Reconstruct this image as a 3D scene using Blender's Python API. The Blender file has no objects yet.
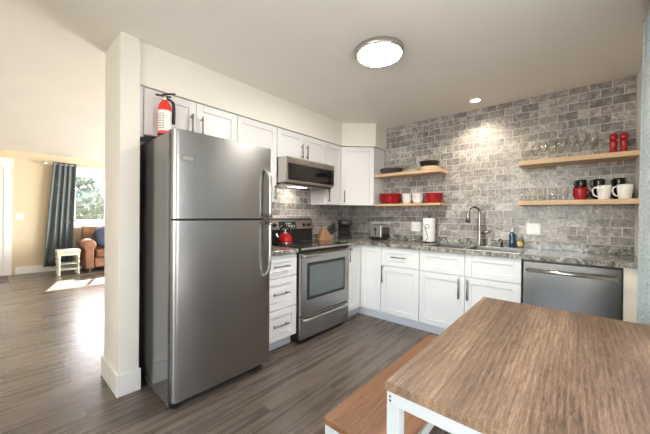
import bpy, bmesh, math, random
from mathutils import Vector, Matrix
random.seed(7)
S = bpy.context.scene
COL = S.collection
PI = math.pi

# ------------------------------------------------------------------ camera, world, sun, fill lamps, exposure
cam_d = bpy.data.cameras.new('camera'); cam = bpy.data.objects.new('camera', cam_d); COL.objects.link(cam)
cam_d.sensor_width = 36.0; cam_d.lens = 289.04 / 650 * 36; cam_d.clip_start = 0.02
yaw, pitch, roll = -0.7159, -0.0059, 0.0092
F = Vector((math.sin(yaw) * math.cos(pitch), math.cos(yaw) * math.cos(pitch), math.sin(pitch)))
R0 = Vector((math.cos(yaw), -math.sin(yaw), 0)); U0 = R0.cross(F)
R = R0 * math.cos(roll) + U0 * math.sin(roll); U = -R0 * math.sin(roll) + U0 * math.cos(roll)
M = Matrix(((R.x, U.x, -F.x, 2.611), (R.y, U.y, -F.y, -3.589), (R.z, U.z, -F.z, 1.2303), (0, 0, 0, 1)))
cam.matrix_world = M
S.camera = cam

S.view_settings.view_transform = 'Standard'
try: S.view_settings.look = 'None'
except Exception: pass
S.view_settings.gamma = 1.0
S.view_settings.use_curve_mapping = False
S.view_settings.exposure = 0.95
S.cycles.use_denoising = True
S.cycles.max_bounces = 10
S.cycles.diffuse_bounces = 5
S.cycles.glossy_bounces = 5
S.cycles.transmission_bounces = 10
S.cycles.transparent_max_bounces = 64
S.cycles.caustics_reflective = False
S.cycles.caustics_refractive = False
S.cycles.sample_clamp_indirect = 6.0

world = bpy.data.worlds.new('sky'); S.world = world; world.use_nodes = True
wn = world.node_tree.nodes; wl = world.node_tree.links
sky = wn.new('ShaderNodeTexSky'); sky.sky_type = 'NISHITA'; sky.sun_disc = False
sky.sun_elevation = math.radians(36); sky.sun_rotation = math.radians(-75)
wn['Background'].inputs['Strength'].default_value = 1.0
wl.new(sky.outputs['Color'], wn['Background'].inputs['Color'])

def lamp(name, kind, loc, direction, energy, color=(1, 1, 1), sx=1, sy=1):
    d = bpy.data.lights.new(name, kind); d.energy = energy; d.color = color
    if kind == 'AREA': d.shape = 'RECTANGLE'; d.size = sx; d.size_y = sy
    o = bpy.data.objects.new(name, d); COL.objects.link(o); o.location = loc
    o.rotation_euler = Vector(direction).to_track_quat('-Z', 'Y').to_euler()
    return o
sun = lamp('sun', 'SUN', (-9, 1, 8), (1.55, -0.50, -1.42), 14.0, (1.0, 0.95, 0.87)); sun.data.angle = 0.009
# fill lamps added at unseen openings, standing in for daylight
lamp('side_window_fill', 'AREA', (3.12, -2.68, 1.05), (-1, 0, 0.6), 10, (1.0, 0.975, 0.93), 1.45, 1.9)
lamp('added_rear_fill', 'AREA', (1.6, -6.62, 1.35), (0, 1, 1.1), 62, (1.0, 0.975, 0.94), 2.4, 1.9)
lamp('added_living_fill', 'AREA', (-3.0, 1.22, 1.45), (0, -1, 0.2), 230, (1.0, 0.99, 0.96), 2.6, 1.5)

# ------------------------------------------------------------------ materials
def mat(name, color=(0.8, 0.8, 0.8), rough=0.5, metal=0.0, **kw):
    m = bpy.data.materials.new(name); m.use_nodes = True
    b = m.node_tree.nodes['Principled BSDF']
    b.inputs['Base Color'].default_value = (*color, 1); b.inputs['Roughness'].default_value = rough
    b.inputs['Metallic'].default_value = metal
    for k, v in kw.items():
        b.inputs[k.replace('_', ' ')].default_value = v
    return m
class NT:
    def __init__(s, m): s.t = m.node_tree; s.b = s.t.nodes['Principled BSDF']
    def n(s, kind, **kw):
        o = s.t.nodes.new('ShaderNode' + kind)
        for k, v in kw.items():
            if hasattr(o, k): setattr(o, k, v)
            else: o.inputs[k.replace('_', ' ')].default_value = v
        return o
    def l(s, a, b): s.t.links.new(a, b)
    def coords(s, scale=(1, 1, 1), loc=(0, 0, 0), rot=(0, 0, 0), world=True):
        if world: c = s.n('NewGeometry').outputs['Position']
        else: c = s.n('TexCoord').outputs['Object']
        mp = s.n('Mapping'); mp.inputs['Scale'].default_value = scale
        mp.inputs['Location'].default_value = loc; mp.inputs['Rotation'].default_value = rot
        s.l(c, mp.inputs['Vector']); return mp.outputs['Vector']
    def noise(s, v, scale, detail=3, rough=0.5, dist=0.0):
        o = s.n('TexNoise'); o.inputs['Scale'].default_value = scale; o.inputs['Detail'].default_value = detail
        o.inputs['Roughness'].default_value = rough; o.inputs['Distortion'].default_value = dist
        s.l(v, o.inputs['Vector']); return o.outputs['Fac']
    def ramp(s, f, stops):
        o = s.n('ValToRGB'); e = o.color_ramp.elements
        while len(e) < len(stops): e.new(0.5)
        for i, (p, c) in enumerate(stops):
            e[i].position = p; e[i].color = (*c, 1) if len(c) == 3 else c
        s.l(f, o.inputs['Fac']); return o.outputs['Color']
    def mix(s, f, a, b, mode='MIX'):
        o = s.n('Mix'); o.data_type = 'RGBA'; o.blend_type = mode
        for k, v in ((0, f), (6, a), (7, b)):
            if hasattr(v, 'node'): s.l(v, o.inputs[k])
            elif k == 0: o.inputs[k].default_value = v
            else: o.inputs[k].default_value = (*v, 1)
        return o.outputs[2]
    def bump(s, h, strength, dist=0.01, normal=None):
        o = s.n('Bump'); o.inputs['Strength'].default_value = strength; o.inputs['Distance'].default_value = dist
        s.l(h, o.inputs['Height'])
        if normal: s.l(normal, o.inputs['Normal'])
        return o.outputs['Normal']
    def color(s, c): s.l(c, s.b.inputs['Base Color'])
    def normal(s, c): s.l(c, s.b.inputs['Normal'])

def soft_paint(name, color, rough, var=0.03, bump=0.0, bscale=120):
    m = mat(name, color, rough); t = NT(m); v = t.coords()
    a = tuple(c * (1 - var) for c in color); b = tuple(min(1, c * (1 + var)) for c in color)
    t.color(t.ramp(t.noise(v, 1.7, 4), [(0.3, a), (0.7, b)]))
    if bump: t.normal(t.bump(t.noise(v, bscale, 3), bump, 0.004))
    return m

CAB = soft_paint('cabinet_white_paint', (0.745, 0.74, 0.73), 0.38, 0.015)
WALLP = soft_paint('warm_white_wall_paint', (0.80, 0.765, 0.70), 0.75, 0.015, 0.12, 180)
CEILP = soft_paint('ceiling_paint', (0.88, 0.84, 0.77), 0.8, 0.02, 0.35, 60)
LIVP = soft_paint('beige_wall_paint', (0.66, 0.55, 0.385), 0.75, 0.02, 0.1, 180)
TRIM = soft_paint('white_trim_paint', (0.84, 0.82, 0.78), 0.4, 0.01)
CREAM = soft_paint('cream_panel_paint', (0.76, 0.71, 0.60), 0.5, 0.02)
TOE = soft_paint('toe_kick_paint', (0.72, 0.73, 0.75), 0.5, 0.02)

# floor planks running along Y
FLOOR = mat('grey_brown_plank_floor', rough=0.34); t = NT(FLOOR)
vb = t.coords(rot=(0, 0, PI / 2))
br = t.n('TexBrick'); br.offset = 0.37; br.offset_frequency = 2
for k, v in (('Scale', 1.0), ('Brick Width', 1.22), ('Row Height', 0.152), ('Mortar Size', 0.0011), ('Mortar Smooth', 0.2), ('Bias', 0.0)): br.inputs[k].default_value = v
br.inputs['Color1'].default_value = (0.0, 0.0, 0.0, 1); br.inputs['Color2'].default_value = (1, 1, 1, 1); br.inputs['Mortar'].default_value = (0.5, 0.5, 0.5, 1)
t.l(vb, br.inputs['Vector'])
sv = t.coords(scale=(16.0, 0.7, 1)); fine = t.coords(scale=(70, 2.5, 1))
add = t.n('VectorMath'); add.operation = 'ADD'; t.l(sv, add.inputs[0]); t.l(br.outputs['Color'], add.inputs[1])
n1 = t.noise(add.outputs[0], 1.6, 5, 0.55, 0.25); n2 = t.noise(fine, 1.0, 4, 0.6)
base = t.ramp(n1, [(0.25, (0.080, 0.060, 0.045)), (0.5, (0.140, 0.111, 0.087)), (0.78, (0.24, 0.20, 0.163))])
base = t.mix(0.55, base, t.ramp(n2, [(0.3, (0.45, 0.45, 0.45)), (0.7, (1.15, 1.13, 1.1))]), 'MULTIPLY')
base = t.mix(0.5, base, t.ramp(br.outputs['Color'], [(0, (0.72, 0.71, 0.70)), (1, (1.08, 1.05, 1.02))]), 'MULTIPLY')
base = t.mix(br.outputs['Fac'], base, (0.03, 0.025, 0.022))
t.color(base); t.normal(t.bump(n2, 0.12, 0.003))
rr = t.n('MapRange'); rr.inputs[3].default_value = 0.20; rr.inputs[4].default_value = 0.36; t.l(n1, rr.inputs[0]); t.l(rr.outputs[0], t.b.inputs['Roughness'])

def tile_mat(name, axis, u0, warm):
    m = mat(name, rough=0.22, Specular_IOR_Level=0.32); t = NT(m)
    g = t.n('NewGeometry'); sp = t.n('SeparateXYZ'); t.l(g.outputs['Position'], sp.inputs[0])
    cb = t.n('CombineXYZ'); au = t.n('Math', operation='ADD'); au.inputs[1].default_value = -u0 + 0.0745
    t.l(sp.outputs[axis], au.inputs[0]); az = t.n('Math', operation='ADD'); az.inputs[1].default_value = -1.066
    t.l(sp.outputs[2], az.inputs[0]); t.l(au.outputs[0], cb.inputs[0]); t.l(az.outputs[0], cb.inputs[1])
    b = t.n('TexBrick'); b.offset = 0.5; b.offset_frequency = 2
    for k, v in (('Scale', 1.0), ('Brick Width', 0.149), ('Row Height', 0.0775), ('Mortar Size', 0.0022), ('Mortar Smooth', 0.15), ('Bias', 0.0)): b.inputs[k].default_value = v
    b.inputs['Color1'].default_value = (0, 0, 0, 1); b.inputs['Color2'].default_value = (1, 1, 1, 1); b.inputs['Mortar'].default_value = (0.5, 0.5, 0.5, 1)
    t.l(cb.outputs[0], b.inputs['Vector'])
    # each tile gets its own cloudy glaze
    off = t.n('VectorMath', operation='SCALE'); off.inputs['Scale'].default_value = 7.0; t.l(b.outputs['Color'], off.inputs[0])
    ad = t.n('VectorMath', operation='ADD'); t.l(off.outputs[0], ad.inputs[0]); t.l(g.outputs['Position'], ad.inputs[1])
    nz = t.noise(ad.outputs[0], 17, 4, 0.6, 1.2); nf = t.noise(ad.outputs[0], 60, 3, 0.6)
    c = t.ramp(nz, [(0.28, (0.165, 0.152, 0.142)), (0.5, (0.30, 0.280, 0.264)), (0.72, (0.50, 0.48, 0.46))])
    c = t.mix(0.75, c, t.ramp(b.outputs['Color'], [(0, (0.60, 0.60, 0.61)), (0.5, (1.0, 0.99, 0.97)), (1, (1.45, 1.43, 1.40))]), 'MULTIPLY')
    c = t.mix(b.outputs['Fac'], c, (0.64, 0.61, 0.565))
    t.color(c)
    inv = t.n('Math', operation='SUBTRACT'); inv.inputs[0].default_value = 1.0; t.l(b.outputs['Fac'], inv.inputs[1])
    wob = t.noise(g.outputs['Position'], 26, 3, 0.5)
    n_a = t.bump(wob, 0.36, 0.010)
    t.normal(t.bump(inv.outputs[0], 0.55, 0.003, n_a))
    r2 = t.n('MapRange'); r2.inputs[3].default_value = 0.18; r2.inputs[4].default_value = 0.75; t.l(b.outputs['Fac'], r2.inputs[0]); t.l(r2.outputs[0], t.b.inputs['Roughness'])
    return m
TILE_B = tile_mat('grey_brick_tile_back', 0, 2.913, 0)
TILE_L = tile_mat('grey_brick_tile_side', 1, -1.084, 0)

GRAN = mat('granite', rough=0.14); t = NT(GRAN); v = t.coords()
g1 = t.noise(v, 9, 6, 0.68, 2.2); g2 = t.noise(v, 42, 5, 0.7, 0.6); g3 = t.noise(v, 130, 3, 0.6)
c = t.ramp(g1, [(0.32, (0.040, 0.036, 0.032)), (0.45, (0.19, 0.17, 0.15)), (0.56, (0.38, 0.375, 0.345)), (0.70, (0.62, 0.63, 0.60))])
c = t.mix(0.8, c, t.ramp(g2, [(0.33, (0.25, 0.23, 0.22)), (0.5, (0.95, 0.93, 0.9)), (0.66, (1.25, 1.25, 1.22))]), 'MULTIPLY')
c = t.mix(0.35, c, t.ramp(g3, [(0.38, (0.3, 0.3, 0.3)), (0.6, (1.2, 1.2, 1.2))]), 'MULTIPLY')
t.color(c)

def steel(name, color, rough, aniso=0.0, streak=True):
    m = mat(name, color, rough, 1.0); t = NT(m)
    if aniso:
        t.b.inputs['Anisotropic'].default_value = aniso; t.b.inputs['Anisotropic Rotation'].default_value = 0.25
        tg = t.n('Tangent'); tg.direction_type = 'RADIAL'; tg.axis = 'Z'; t.l(tg.outputs[0], t.b.inputs['Tangent'])
    if streak:
        v = t.coords(scale=(3, 3, 260)); n = t.noise(v, 1, 3, 0.6)
        a = tuple(x * 0.97 for x in color); b = tuple(min(1, x * 1.03) for x in color)
        t.color(t.ramp(n, [(0.3, a), (0.7, b)]))
    return m
STEEL = steel('brushed_stainless', (0.385, 0.38, 0.375), 0.27, 0.7)
STEEL_D = steel('dark_brushed_stainless', (0.155, 0.148, 0.14), 0.24, 0.5)
STEEL_W = steel('warm_stainless', (0.54, 0.515, 0.485), 0.28, 0.4)
STEEL_S = steel('sink_stainless', (0.30, 0.285, 0.265), 0.32, 0.0)
SATIN = mat('satin_aluminium', (0.62, 0.605, 0.585), 0.36, 0.9)
CHROME = mat('polished_chrome', (0.80, 0.79, 0.77), 0.12, 1.0)
NICKEL = mat('brushed_nickel', (0.42, 0.40, 0.38), 0.28, 1.0)
HANDLE = mat('satin_bar_handle', (0.26, 0.235, 0.21), 0.32, 1.0)
FSIDE = mat('grey_appliance_side', (0.17, 0.165, 0.16), 0.13, 0.65); t = NT(FSIDE); t.normal(t.bump(t.noise(t.coords(), 160, 2), 0.08, 0.002))
BLK = mat('black_plastic', (0.014, 0.014, 0.015), 0.35)
BLKM = mat('matte_black', (0.012, 0.012, 0.012), 0.65)
BGLASS = mat('black_glass', (0.008, 0.008, 0.009), 0.06)
OVENG = mat('oven_window_glass', (0.075, 0.095, 0.095), 0.05); OVENG.node_tree.nodes['Principled BSDF'].inputs['Coat Weight'].default_value = 1.0
DISP = mat('display_panel', (0.02, 0.02, 0.022), 0.15)
GREYTXT = mat('printed_grey', (0.45, 0.45, 0.44), 0.5)
INKTXT = mat('printed_ink', (0.12, 0.12, 0.12), 0.6)
RED = mat('red_enamel', (0.42, 0.012, 0.014), 0.16)
REDM = mat('red_ceramic', (0.36, 0.012, 0.016), 0.22)
REDX = mat('red_extinguisher_paint', (0.78, 0.035, 0.02), 0.28)
WHT = mat('white_ceramic', (0.82, 0.80, 0.76), 0.18)
CRM = mat('cream_ceramic', (0.74, 0.63, 0.46), 0.28)
LABEL = mat('white_label', (0.82, 0.80, 0.77), 0.5)
BLKC = mat('black_ceramic', (0.010, 0.010, 0.011), 0.12)
PAN = mat('grey_nonstick_pan', (0.085, 0.085, 0.085), 0.38, 0.3)
PLATE = mat('white_wall_plate', (0.82, 0.81, 0.78), 0.35)
PAPER = soft_paint('paper_towel', (0.86, 0.85, 0.83), 0.9, 0.02, 0.3, 260)
WHITEM = mat('white_powder_coat', (0.47, 0.49, 0.50), 0.35)
def thin_glass(name):
    m = bpy.data.materials.new(name); m.use_nodes = True; nt = m.node_tree
    for n in list(nt.nodes):
        if n.type == 'BSDF_PRINCIPLED': nt.nodes.remove(n)
    tr = nt.nodes.new('ShaderNodeBsdfTransparent'); gl = nt.nodes.new('ShaderNodeBsdfGlossy'); gl.inputs['Roughness'].default_value = 0.02
    mx = nt.nodes.new('ShaderNodeMixShader'); mx.inputs[0].default_value = 0.06
    nt.links.new(tr.outputs[0], mx.inputs[1]); nt.links.new(gl.outputs[0], mx.inputs[2]); nt.links.new(mx.outputs[0], nt.nodes['Material Output'].inputs[0])
    return m
PANE = thin_glass('window_pane_glass')
GLASS = thin_glass('clear_glass')
def edge_glass(m, blend, lo, hi):
    nt = m.node_tree
    lw = nt.nodes.new('ShaderNodeLayerWeight'); lw.inputs['Blend'].default_value = blend
    mr = nt.nodes.new('ShaderNodeMapRange'); mr.inputs[3].default_value = lo; mr.inputs[4].default_value = hi
    nt.links.new(lw.outputs['Facing'], mr.inputs[0])
    for n in nt.nodes:
        if n.type == 'MIX_SHADER': nt.links.new(mr.outputs[0], n.inputs[0])
edge_glass(GLASS, .12, .015, .30)
GLASS_S = thin_glass('clear_stemware_glass'); edge_glass(GLASS_S, .35, .05, .80)
BLUEB = mat('blue_soap_bottle', (0.012, 0.055, 0.12), 0.12, Coat_Weight=0.5)
YEL = mat('yellow_label', (0.75, 0.55, 0.12), 0.5)
CLEARB = mat('clear_soap_bottle', (0.55, 0.66, 0.70), 0.1, Transmission_Weight=0.7)

def wood(name, c0, c1, c2, scale=1.0, rough=0.45, axis='Y', cath=1.0):
    m = mat(name, rough=rough); t = NT(m)
    def st(k): return {'Y': (1, k, 1), 'X': (k, 1, 1), 'Z': (1, 1, k)}[axis]
    low = t.noise(t.coords(scale=st(0.22)), 2.3 * scale, 1, 0.4)
    pos = t.n('SeparateXYZ'); t.l(t.n('NewGeometry').outputs['Position'], pos.inputs[0])
    u = t.n('Math', operation='MULTIPLY_ADD'); u.inputs[1].default_value = 0.42 * cath; t.l(low, u.inputs[0]); t.l(pos.outputs[0 if axis != 'X' else 1], u.inputs[2])
    u2 = t.n('Math', operation='MULTIPLY'); u2.inputs[1].default_value = 2 * PI / 0.019 * scale; t.l(u.outputs[0], u2.inputs[0])
    sn = t.n('Math', operation='SINE'); t.l(u2.outputs[0], sn.inputs[0])
    wv = t.n('MapRange'); wv.inputs[1].default_value = -1.0; t.l(sn.outputs[0], wv.inputs[0])
    fine = t.noise(t.coords(scale=st(0.05)), 190 * scale, 5, 0.7, 0.3)
    pore = t.noise(t.coords(scale=st(0.09)), 420 * scale, 2, 0.6)
    band = t.noise(t.coords(scale=st(0.06)), 11 * scale, 3, 0.55, 0.4)
    a = t.n('Math', operation='MULTIPLY'); a.inputs[1].default_value = 0.06; t.l(wv.outputs[0], a.inputs[0])
    for src, k in ((fine, 0.58), (band, 0.50), (pore, 0.26)):
        b = t.n('Math', operation='MULTIPLY_ADD'); b.inputs[1].default_value = k; t.l(src, b.inputs[0]); t.l(a.outputs[0], b.inputs[2]); a = b
    t.color(t.ramp(a.outputs[0], [(0.54, c0), (0.715, c1), (0.88, c2)]))
    t.normal(t.bump(fine, 0.12, 0.002))
    return m
OAK = wood('rustic_oak_table_top', (0.085, 0.049, 0.029), (0.205, 0.124, 0.073), (0.37, 0.24, 0.148), rough=0.45)
OAKB = wood('warm_oak_bench_top', (0.105, 0.043, 0.018), (0.215, 0.094, 0.040), (0.32, 0.158, 0.074), rough=0.45)
PINE = wood('pale_maple_shelf', (0.50, 0.32, 0.17), (0.63, 0.43, 0.25), (0.72, 0.53, 0.34), scale=0.8, rough=0.45, axis='X', cath=0.6)
KBLK = wood('knife_block_wood', (0.26, 0.13, 0.065), (0.36, 0.19, 0.10), (0.44, 0.25, 0.14), rough=0.4, axis='Z')
def cloth(name, c, var=0.12, scale=300, rough=0.95):
    m = mat(name, c, rough); t = NT(m); v = t.coords(world=True); n = t.noise(v, scale, 2, 0.6)
    t.color(t.ramp(n, [(0.3, tuple(x * (1 - var) for x in c)), (0.7, tuple(min(1, x * (1 + var)) for x in c))]))
    t.normal(t.bump(n, 0.25, 0.003)); return m
CURT_L = cloth('slate_blue_curtain', (0.14, 0.165, 0.168), 0.12, 160)
CURT_R = cloth('pale_blue_grey_curtain', (0.40, 0.45, 0.48), 0.25, 90)
NAVY = cloth('navy_fabric', (0.035, 0.045, 0.075), 0.2, 90)
LEATH = mat('brown_leather', rough=0.36); t = NT(LEATH); n = t.noise(t.coords(), 7, 4, 0.6)
t.color(t.ramp(n, [(0.3, (0.15, 0.062, 0.03)), (0.7, (0.30, 0.14, 0.075))])); t.normal(t.bump(t.noise(t.coords(), 70, 3), 0.2, 0.004))
DARKW = mat('dark_wood_foot', (0.05, 0.028, 0.018), 0.4)
STOOLP = soft_paint('pale_green_stool_paint', (0.62, 0.62, 0.48), 0.5, 0.05)
STOOLC = cloth('stool_seat_fabric', (0.62, 0.60, 0.54), 0.15, 60)
MATF = cloth('doormat_fabric', (0.13, 0.11, 0.095), 0.25, 60)
LEAF = mat('tree_leaves', (0.10, 0.15, 0.07), 0.6); t = NT(LEAF); n = t.noise(t.coords(), 2.2, 4)
t.color(t.ramp(n, [(0.3, (0.10, 0.14, 0.10)), (0.7, (0.30, 0.37, 0.28))]))
BLOCKER = soft_paint('pale_grey_blocker', (0.60, 0.61, 0.62), 0.8, 0.05)  # colour of the added panel outside the side window
BARK = mat('bark', (0.10, 0.075, 0.055), 0.9)
LAWN = mat('dry_lawn', (0.28, 0.27, 0.20), 0.95); t = NT(LAWN); t.color(t.ramp(t.noise(t.coords(), 3, 4), [(0.3, (0.22, 0.22, 0.15)), (0.7, (0.36, 0.33, 0.25))]))
def emis(name, color, strength):
    m = mat(name, color, 0.4); b = m.node_tree.nodes['Principled BSDF']
    b.inputs['Emission Color'].default_value = (*color, 1); b.inputs['Emission Strength'].default_value = strength; return m
DIFFU = emis('lit_diffuser', (1.0, 0.95, 0.86), 75.0)
SPOTE = emis('lit_recessed_lens', (1.0, 0.87, 0.68), 12.0)
MWL = emis('lit_work_light', (1.0, 0.93, 0.82), 2.5)
CLOCK = emis('clock_digits', (0.20, 0.40, 0.38), 0.12)

# ------------------------------------------------------------------ mesh helpers
ORG = {}
class MB:
    def __init__(s): s.v = []; s.f = []; s.sm = []
    def add(s, verts, faces, smooth=False, mtx=None):
        k = len(s.v)
        s.v += [tuple(mtx @ Vector(p)) if mtx else tuple(p) for p in verts]
        s.f += [tuple(i + k for i in fc) for fc in faces]; s.sm += [smooth] * len(faces); return s
    def from_bm(s, bm, smooth=False, mtx=None):
        bm.verts.index_update()
        s.add([v.co.copy() for v in bm.verts], [[v.index for v in f.verts] for f in bm.faces], smooth, mtx); bm.free(); return s
    def box(s, x0, x1, y0, y1, z0, z1, bev=0.0, seg=2, mtx=None, smooth=False):
        bm = bmesh.new(); bmesh.ops.create_cube(bm, size=1)
        for v in bm.verts: v.co = Vector((x0 + (v.co.x + .5) * (x1 - x0), y0 + (v.co.y + .5) * (y1 - y0), z0 + (v.co.z + .5) * (z1 - z0)))
        if bev: bmesh.ops.bevel(bm, geom=bm.edges[:], offset=bev, segments=seg, profile=0.5, affect='EDGES')
        return s.from_bm(bm, smooth, mtx)
    def prism(s, pts, z0, z1, axis='z', bev=0.0, smooth=False, mtx=None):
        def P(a, b, c): return {'z': (a, b, c), 'x': (c, a, b), 'y': (a, c, b)}[axis]
        bm = bmesh.new(); lo = [bm.verts.new(P(a, b, z0)) for a, b in pts]; hi = [bm.verts.new(P(a, b, z1)) for a, b in pts]
        n = len(pts); bm.faces.new(lo[::-1]); bm.faces.new(hi)
        for i in range(n): bm.faces.new((lo[i], lo[(i + 1) % n], hi[(i + 1) % n], hi[i]))
        bmesh.ops.recalc_face_normals(bm, faces=bm.faces)
        if bev: bmesh.ops.bevel(bm, geom=bm.edges[:], offset=bev, segments=2, profile=0.5, affect='EDGES')
        return s.from_bm(bm, smooth, mtx)
    def lathe(s, prof, c=(0, 0, 0), seg=28, axis='z', smooth=True, mtx=None):
        vs, fs = [], []; n = len(prof)
        for i in range(seg):
            a = 2 * PI * i / seg; ca, sa = math.cos(a), math.sin(a)
            for r, h in prof:
                p = {'z': (r * ca, r * sa, h), 'x': (h, r * ca, r * sa), 'y': (r * sa, h, r * ca)}[axis]
                vs.append((p[0] + c[0], p[1] + c[1], p[2] + c[2]))
        for i in range(seg):
            j = (i + 1) % seg
            for k in range(n - 1): fs.append((i * n + k, j * n + k, j * n + k + 1, i * n + k + 1))
        bm = bmesh.new(); bv = [bm.verts.new(p) for p in vs]
        for fc in fs:
            bm.faces.new([bv[i] for i in fc])
        bmesh.ops.remove_doubles(bm, verts=bm.verts, dist=1e-6)
        bmesh.ops.recalc_face_normals(bm, faces=bm.faces)
        return s.from_bm(bm, smooth, mtx)
    def cyl(s, c, r, h, seg=24, axis='z', bev=0.0, mtx=None):
        b = min(bev, r * .9, h * .45) if bev else 0
        prof = [(0, 0), (r - b, 0), (r, b), (r, h - b), (r - b, h), (0, h)] if b else [(0, 0), (r, 0), (r, h), (0, h)]
        return s.lathe(prof, c, seg, axis, smooth=False if not b else True, mtx=mtx)
    def tube(s, pts, r, seg=12, closed=False, cap=True, mtx=None):
        P = [Vector(p) for p in pts]; n = len(P); rr = r if isinstance(r, (list, tuple)) else [r] * n
        vs, fs = [], []; up = None
        for i in range(n):
            a = P[(i - 1) % n] if (closed or i > 0) else P[i]; b = P[(i + 1) % n] if (closed or i < n - 1) else P[i]
            d = (b - a).normalized()
            if up is None:
                up = d.orthogonal().normalized()
            up = (up - d * up.dot(d)).normalized(); sd = d.cross(up)
            for k in range(seg):
                an = 2 * PI * k / seg; vs.append(P[i] + (up * math.cos(an) + sd * math.sin(an)) * rr[i])
        m = n if closed else n - 1
        for i in range(m):
            j = (i + 1) % n
            for k in range(seg): fs.append((i * seg + k, i * seg + (k + 1) % seg, j * seg + (k + 1) % seg, j * seg + k))
        if cap and not closed: fs.append(tuple(range(seg))[::-1]); fs.append(tuple((n - 1) * seg + k for k in range(seg)))
        return s.add(vs, fs, True, mtx)
    def ellipsoid(s, c, d, e=1.0, nu=28, nv=16, mtx=None):
        sg = lambda x, p: math.copysign(abs(x) ** p, x)
        vs, fs = [], []
        for j in range(nv + 1):
            ph = -PI / 2 + PI * j / nv
            for i in range(nu):
                th = 2 * PI * i / nu
                vs.append((c[0] + d[0] * sg(math.cos(ph), e) * sg(math.cos(th), e), c[1] + d[1] * sg(math.cos(ph), e) * sg(math.sin(th), e), c[2] + d[2] * sg(math.sin(ph), e)))
        for j in range(nv):
            for i in range(nu): fs.append((j * nu + i, j * nu + (i + 1) % nu, (j + 1) * nu + (i + 1) % nu, (j + 1) * nu + i))
        bm = bmesh.new(); bv = [bm.verts.new(p) for p in vs]
        for fc in fs: bm.faces.new([bv[i] for i in fc])
        bmesh.ops.remove_doubles(bm, verts=bm.verts, dist=1e-6)
        return s.from_bm(bm, True, mtx)
    def build(s, name, m, parent=None):
        o0 = ORG.get(parent.name, Vector((0, 0, 0))) if parent else Vector((0, 0, 0))
        me = bpy.data.meshes.new(name); me.from_pydata([tuple(Vector(p) - o0) for p in s.v], [], s.f)
        me.polygons.foreach_set('use_smooth', s.sm); me.materials.append(m); me.update()
        o = bpy.data.objects.new(name, me); COL.objects.link(o)
        if parent: o.parent = parent
        ORG[o.name] = o0; return o

def tag(o, label, cat, group=None):
    o['label'] = label; o['category'] = cat
    if group: o['group'] = group
    return o
def thing(name, loc, label, cat, group=None):
    o = bpy.data.objects.new(name, None); COL.objects.link(o); o.location = loc; o.empty_display_size = 0.05
    ORG[o.name] = Vector(loc); return tag(o, label, cat, group)
def struct(o): o['kind'] = 'structure'; return o
def kids(o): return [c for c in bpy.data.objects if c.parent == o]
def copy_tree(o, loc, label, parent=None, group=None, rz=None):
    c = o.copy(); COL.objects.link(c)
    if parent: c.parent = parent
    else:
        c.location = loc; c['label'] = label
        if group: c['group'] = group
        if rz is not None: c.rotation_euler = (0, 0, rz)
    for ch in kids(o): copy_tree(ch, None, None, c)
    return c
def smooth_path(pts, n=6):
    P = [Vector(p) for p in pts]; out = []
    for i in range(len(P) - 1):
        p0 = P[max(i - 1, 0)]; p1 = P[i]; p2 = P[i + 1]; p3 = P[min(i + 2, len(P) - 1)]
        for k in range(n):
            u = k / n
            out.append(0.5 * ((2 * p1) + (p2 - p0) * u + (2 * p0 - 5 * p1 + 4 * p2 - p3) * u * u + (3 * p1 - p0 - 3 * p2 + p3) * u ** 3))
    out.append(P[-1]); return out
def frame(o, u, n):  # matrix: local x -> u (along the face), local y -> n (out of the face), z up
    u = Vector(u).normalized(); n = Vector(n).normalized()
    return Matrix(((u.x, n.x, 0, o[0]), (u.y, n.y, 0, o[1]), (u.z, n.z, 1, o[2]), (0, 0, 0, 1)))
def shaker(mb, mt, x0, x1, z0, z1, rail=0.058, t=0.019):
    "recessed-panel front between x0..x1, z0..z1 of a face frame"
    r = min(rail, (z1 - z0) * .3)
    mb.box(x0, x0 + rail, 0.001, t, z0, z1, 0.0018, 1, mt); mb.box(x1 - rail, x1, 0.001, t, z0, z1, 0.0018, 1, mt)
    mb.box(x0 + rail, x1 - rail, 0.001, t, z0, z0 + r, 0.0018, 1, mt); mb.box(x0 + rail, x1 - rail, 0.001, t, z1 - r, z1, 0.0018, 1, mt)
    mb.box(x0 + rail - .002, x1 - rail + .002, 0.001, t - 0.010, z0 + r - .002, z1 - r + .002, 0, 1, mt)
    return mb
def bar_handle(parent, mt, p, length, vertical, off=0.019, m=None):
    mb = MB(); h = length / 2; e = h * 0.72; y0 = off; y1 = off + 0.030
    if vertical:
        mb.tube([(p[0], y1, p[1] - h), (p[0], y1, p[1] + h)], 0.0062, 10, mtx=mt)
        for s in (-e, e): mb.tube([(p[0], y0 - .002, p[1] + s), (p[0], y1, p[1] + s)], 0.005, 8, mtx=mt)
    else:
        mb.tube([(p[0] - h, y1, p[1]), (p[0] + h, y1, p[1])], 0.0062, 10, mtx=mt)
        for s in (-e, e): mb.tube([(p[0] + s, y0 - .002, p[1]), (p[0] + s, y1, p[1])], 0.005, 8, mtx=mt)
    return mb.build('handle', m or HANDLE, parent)

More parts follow.
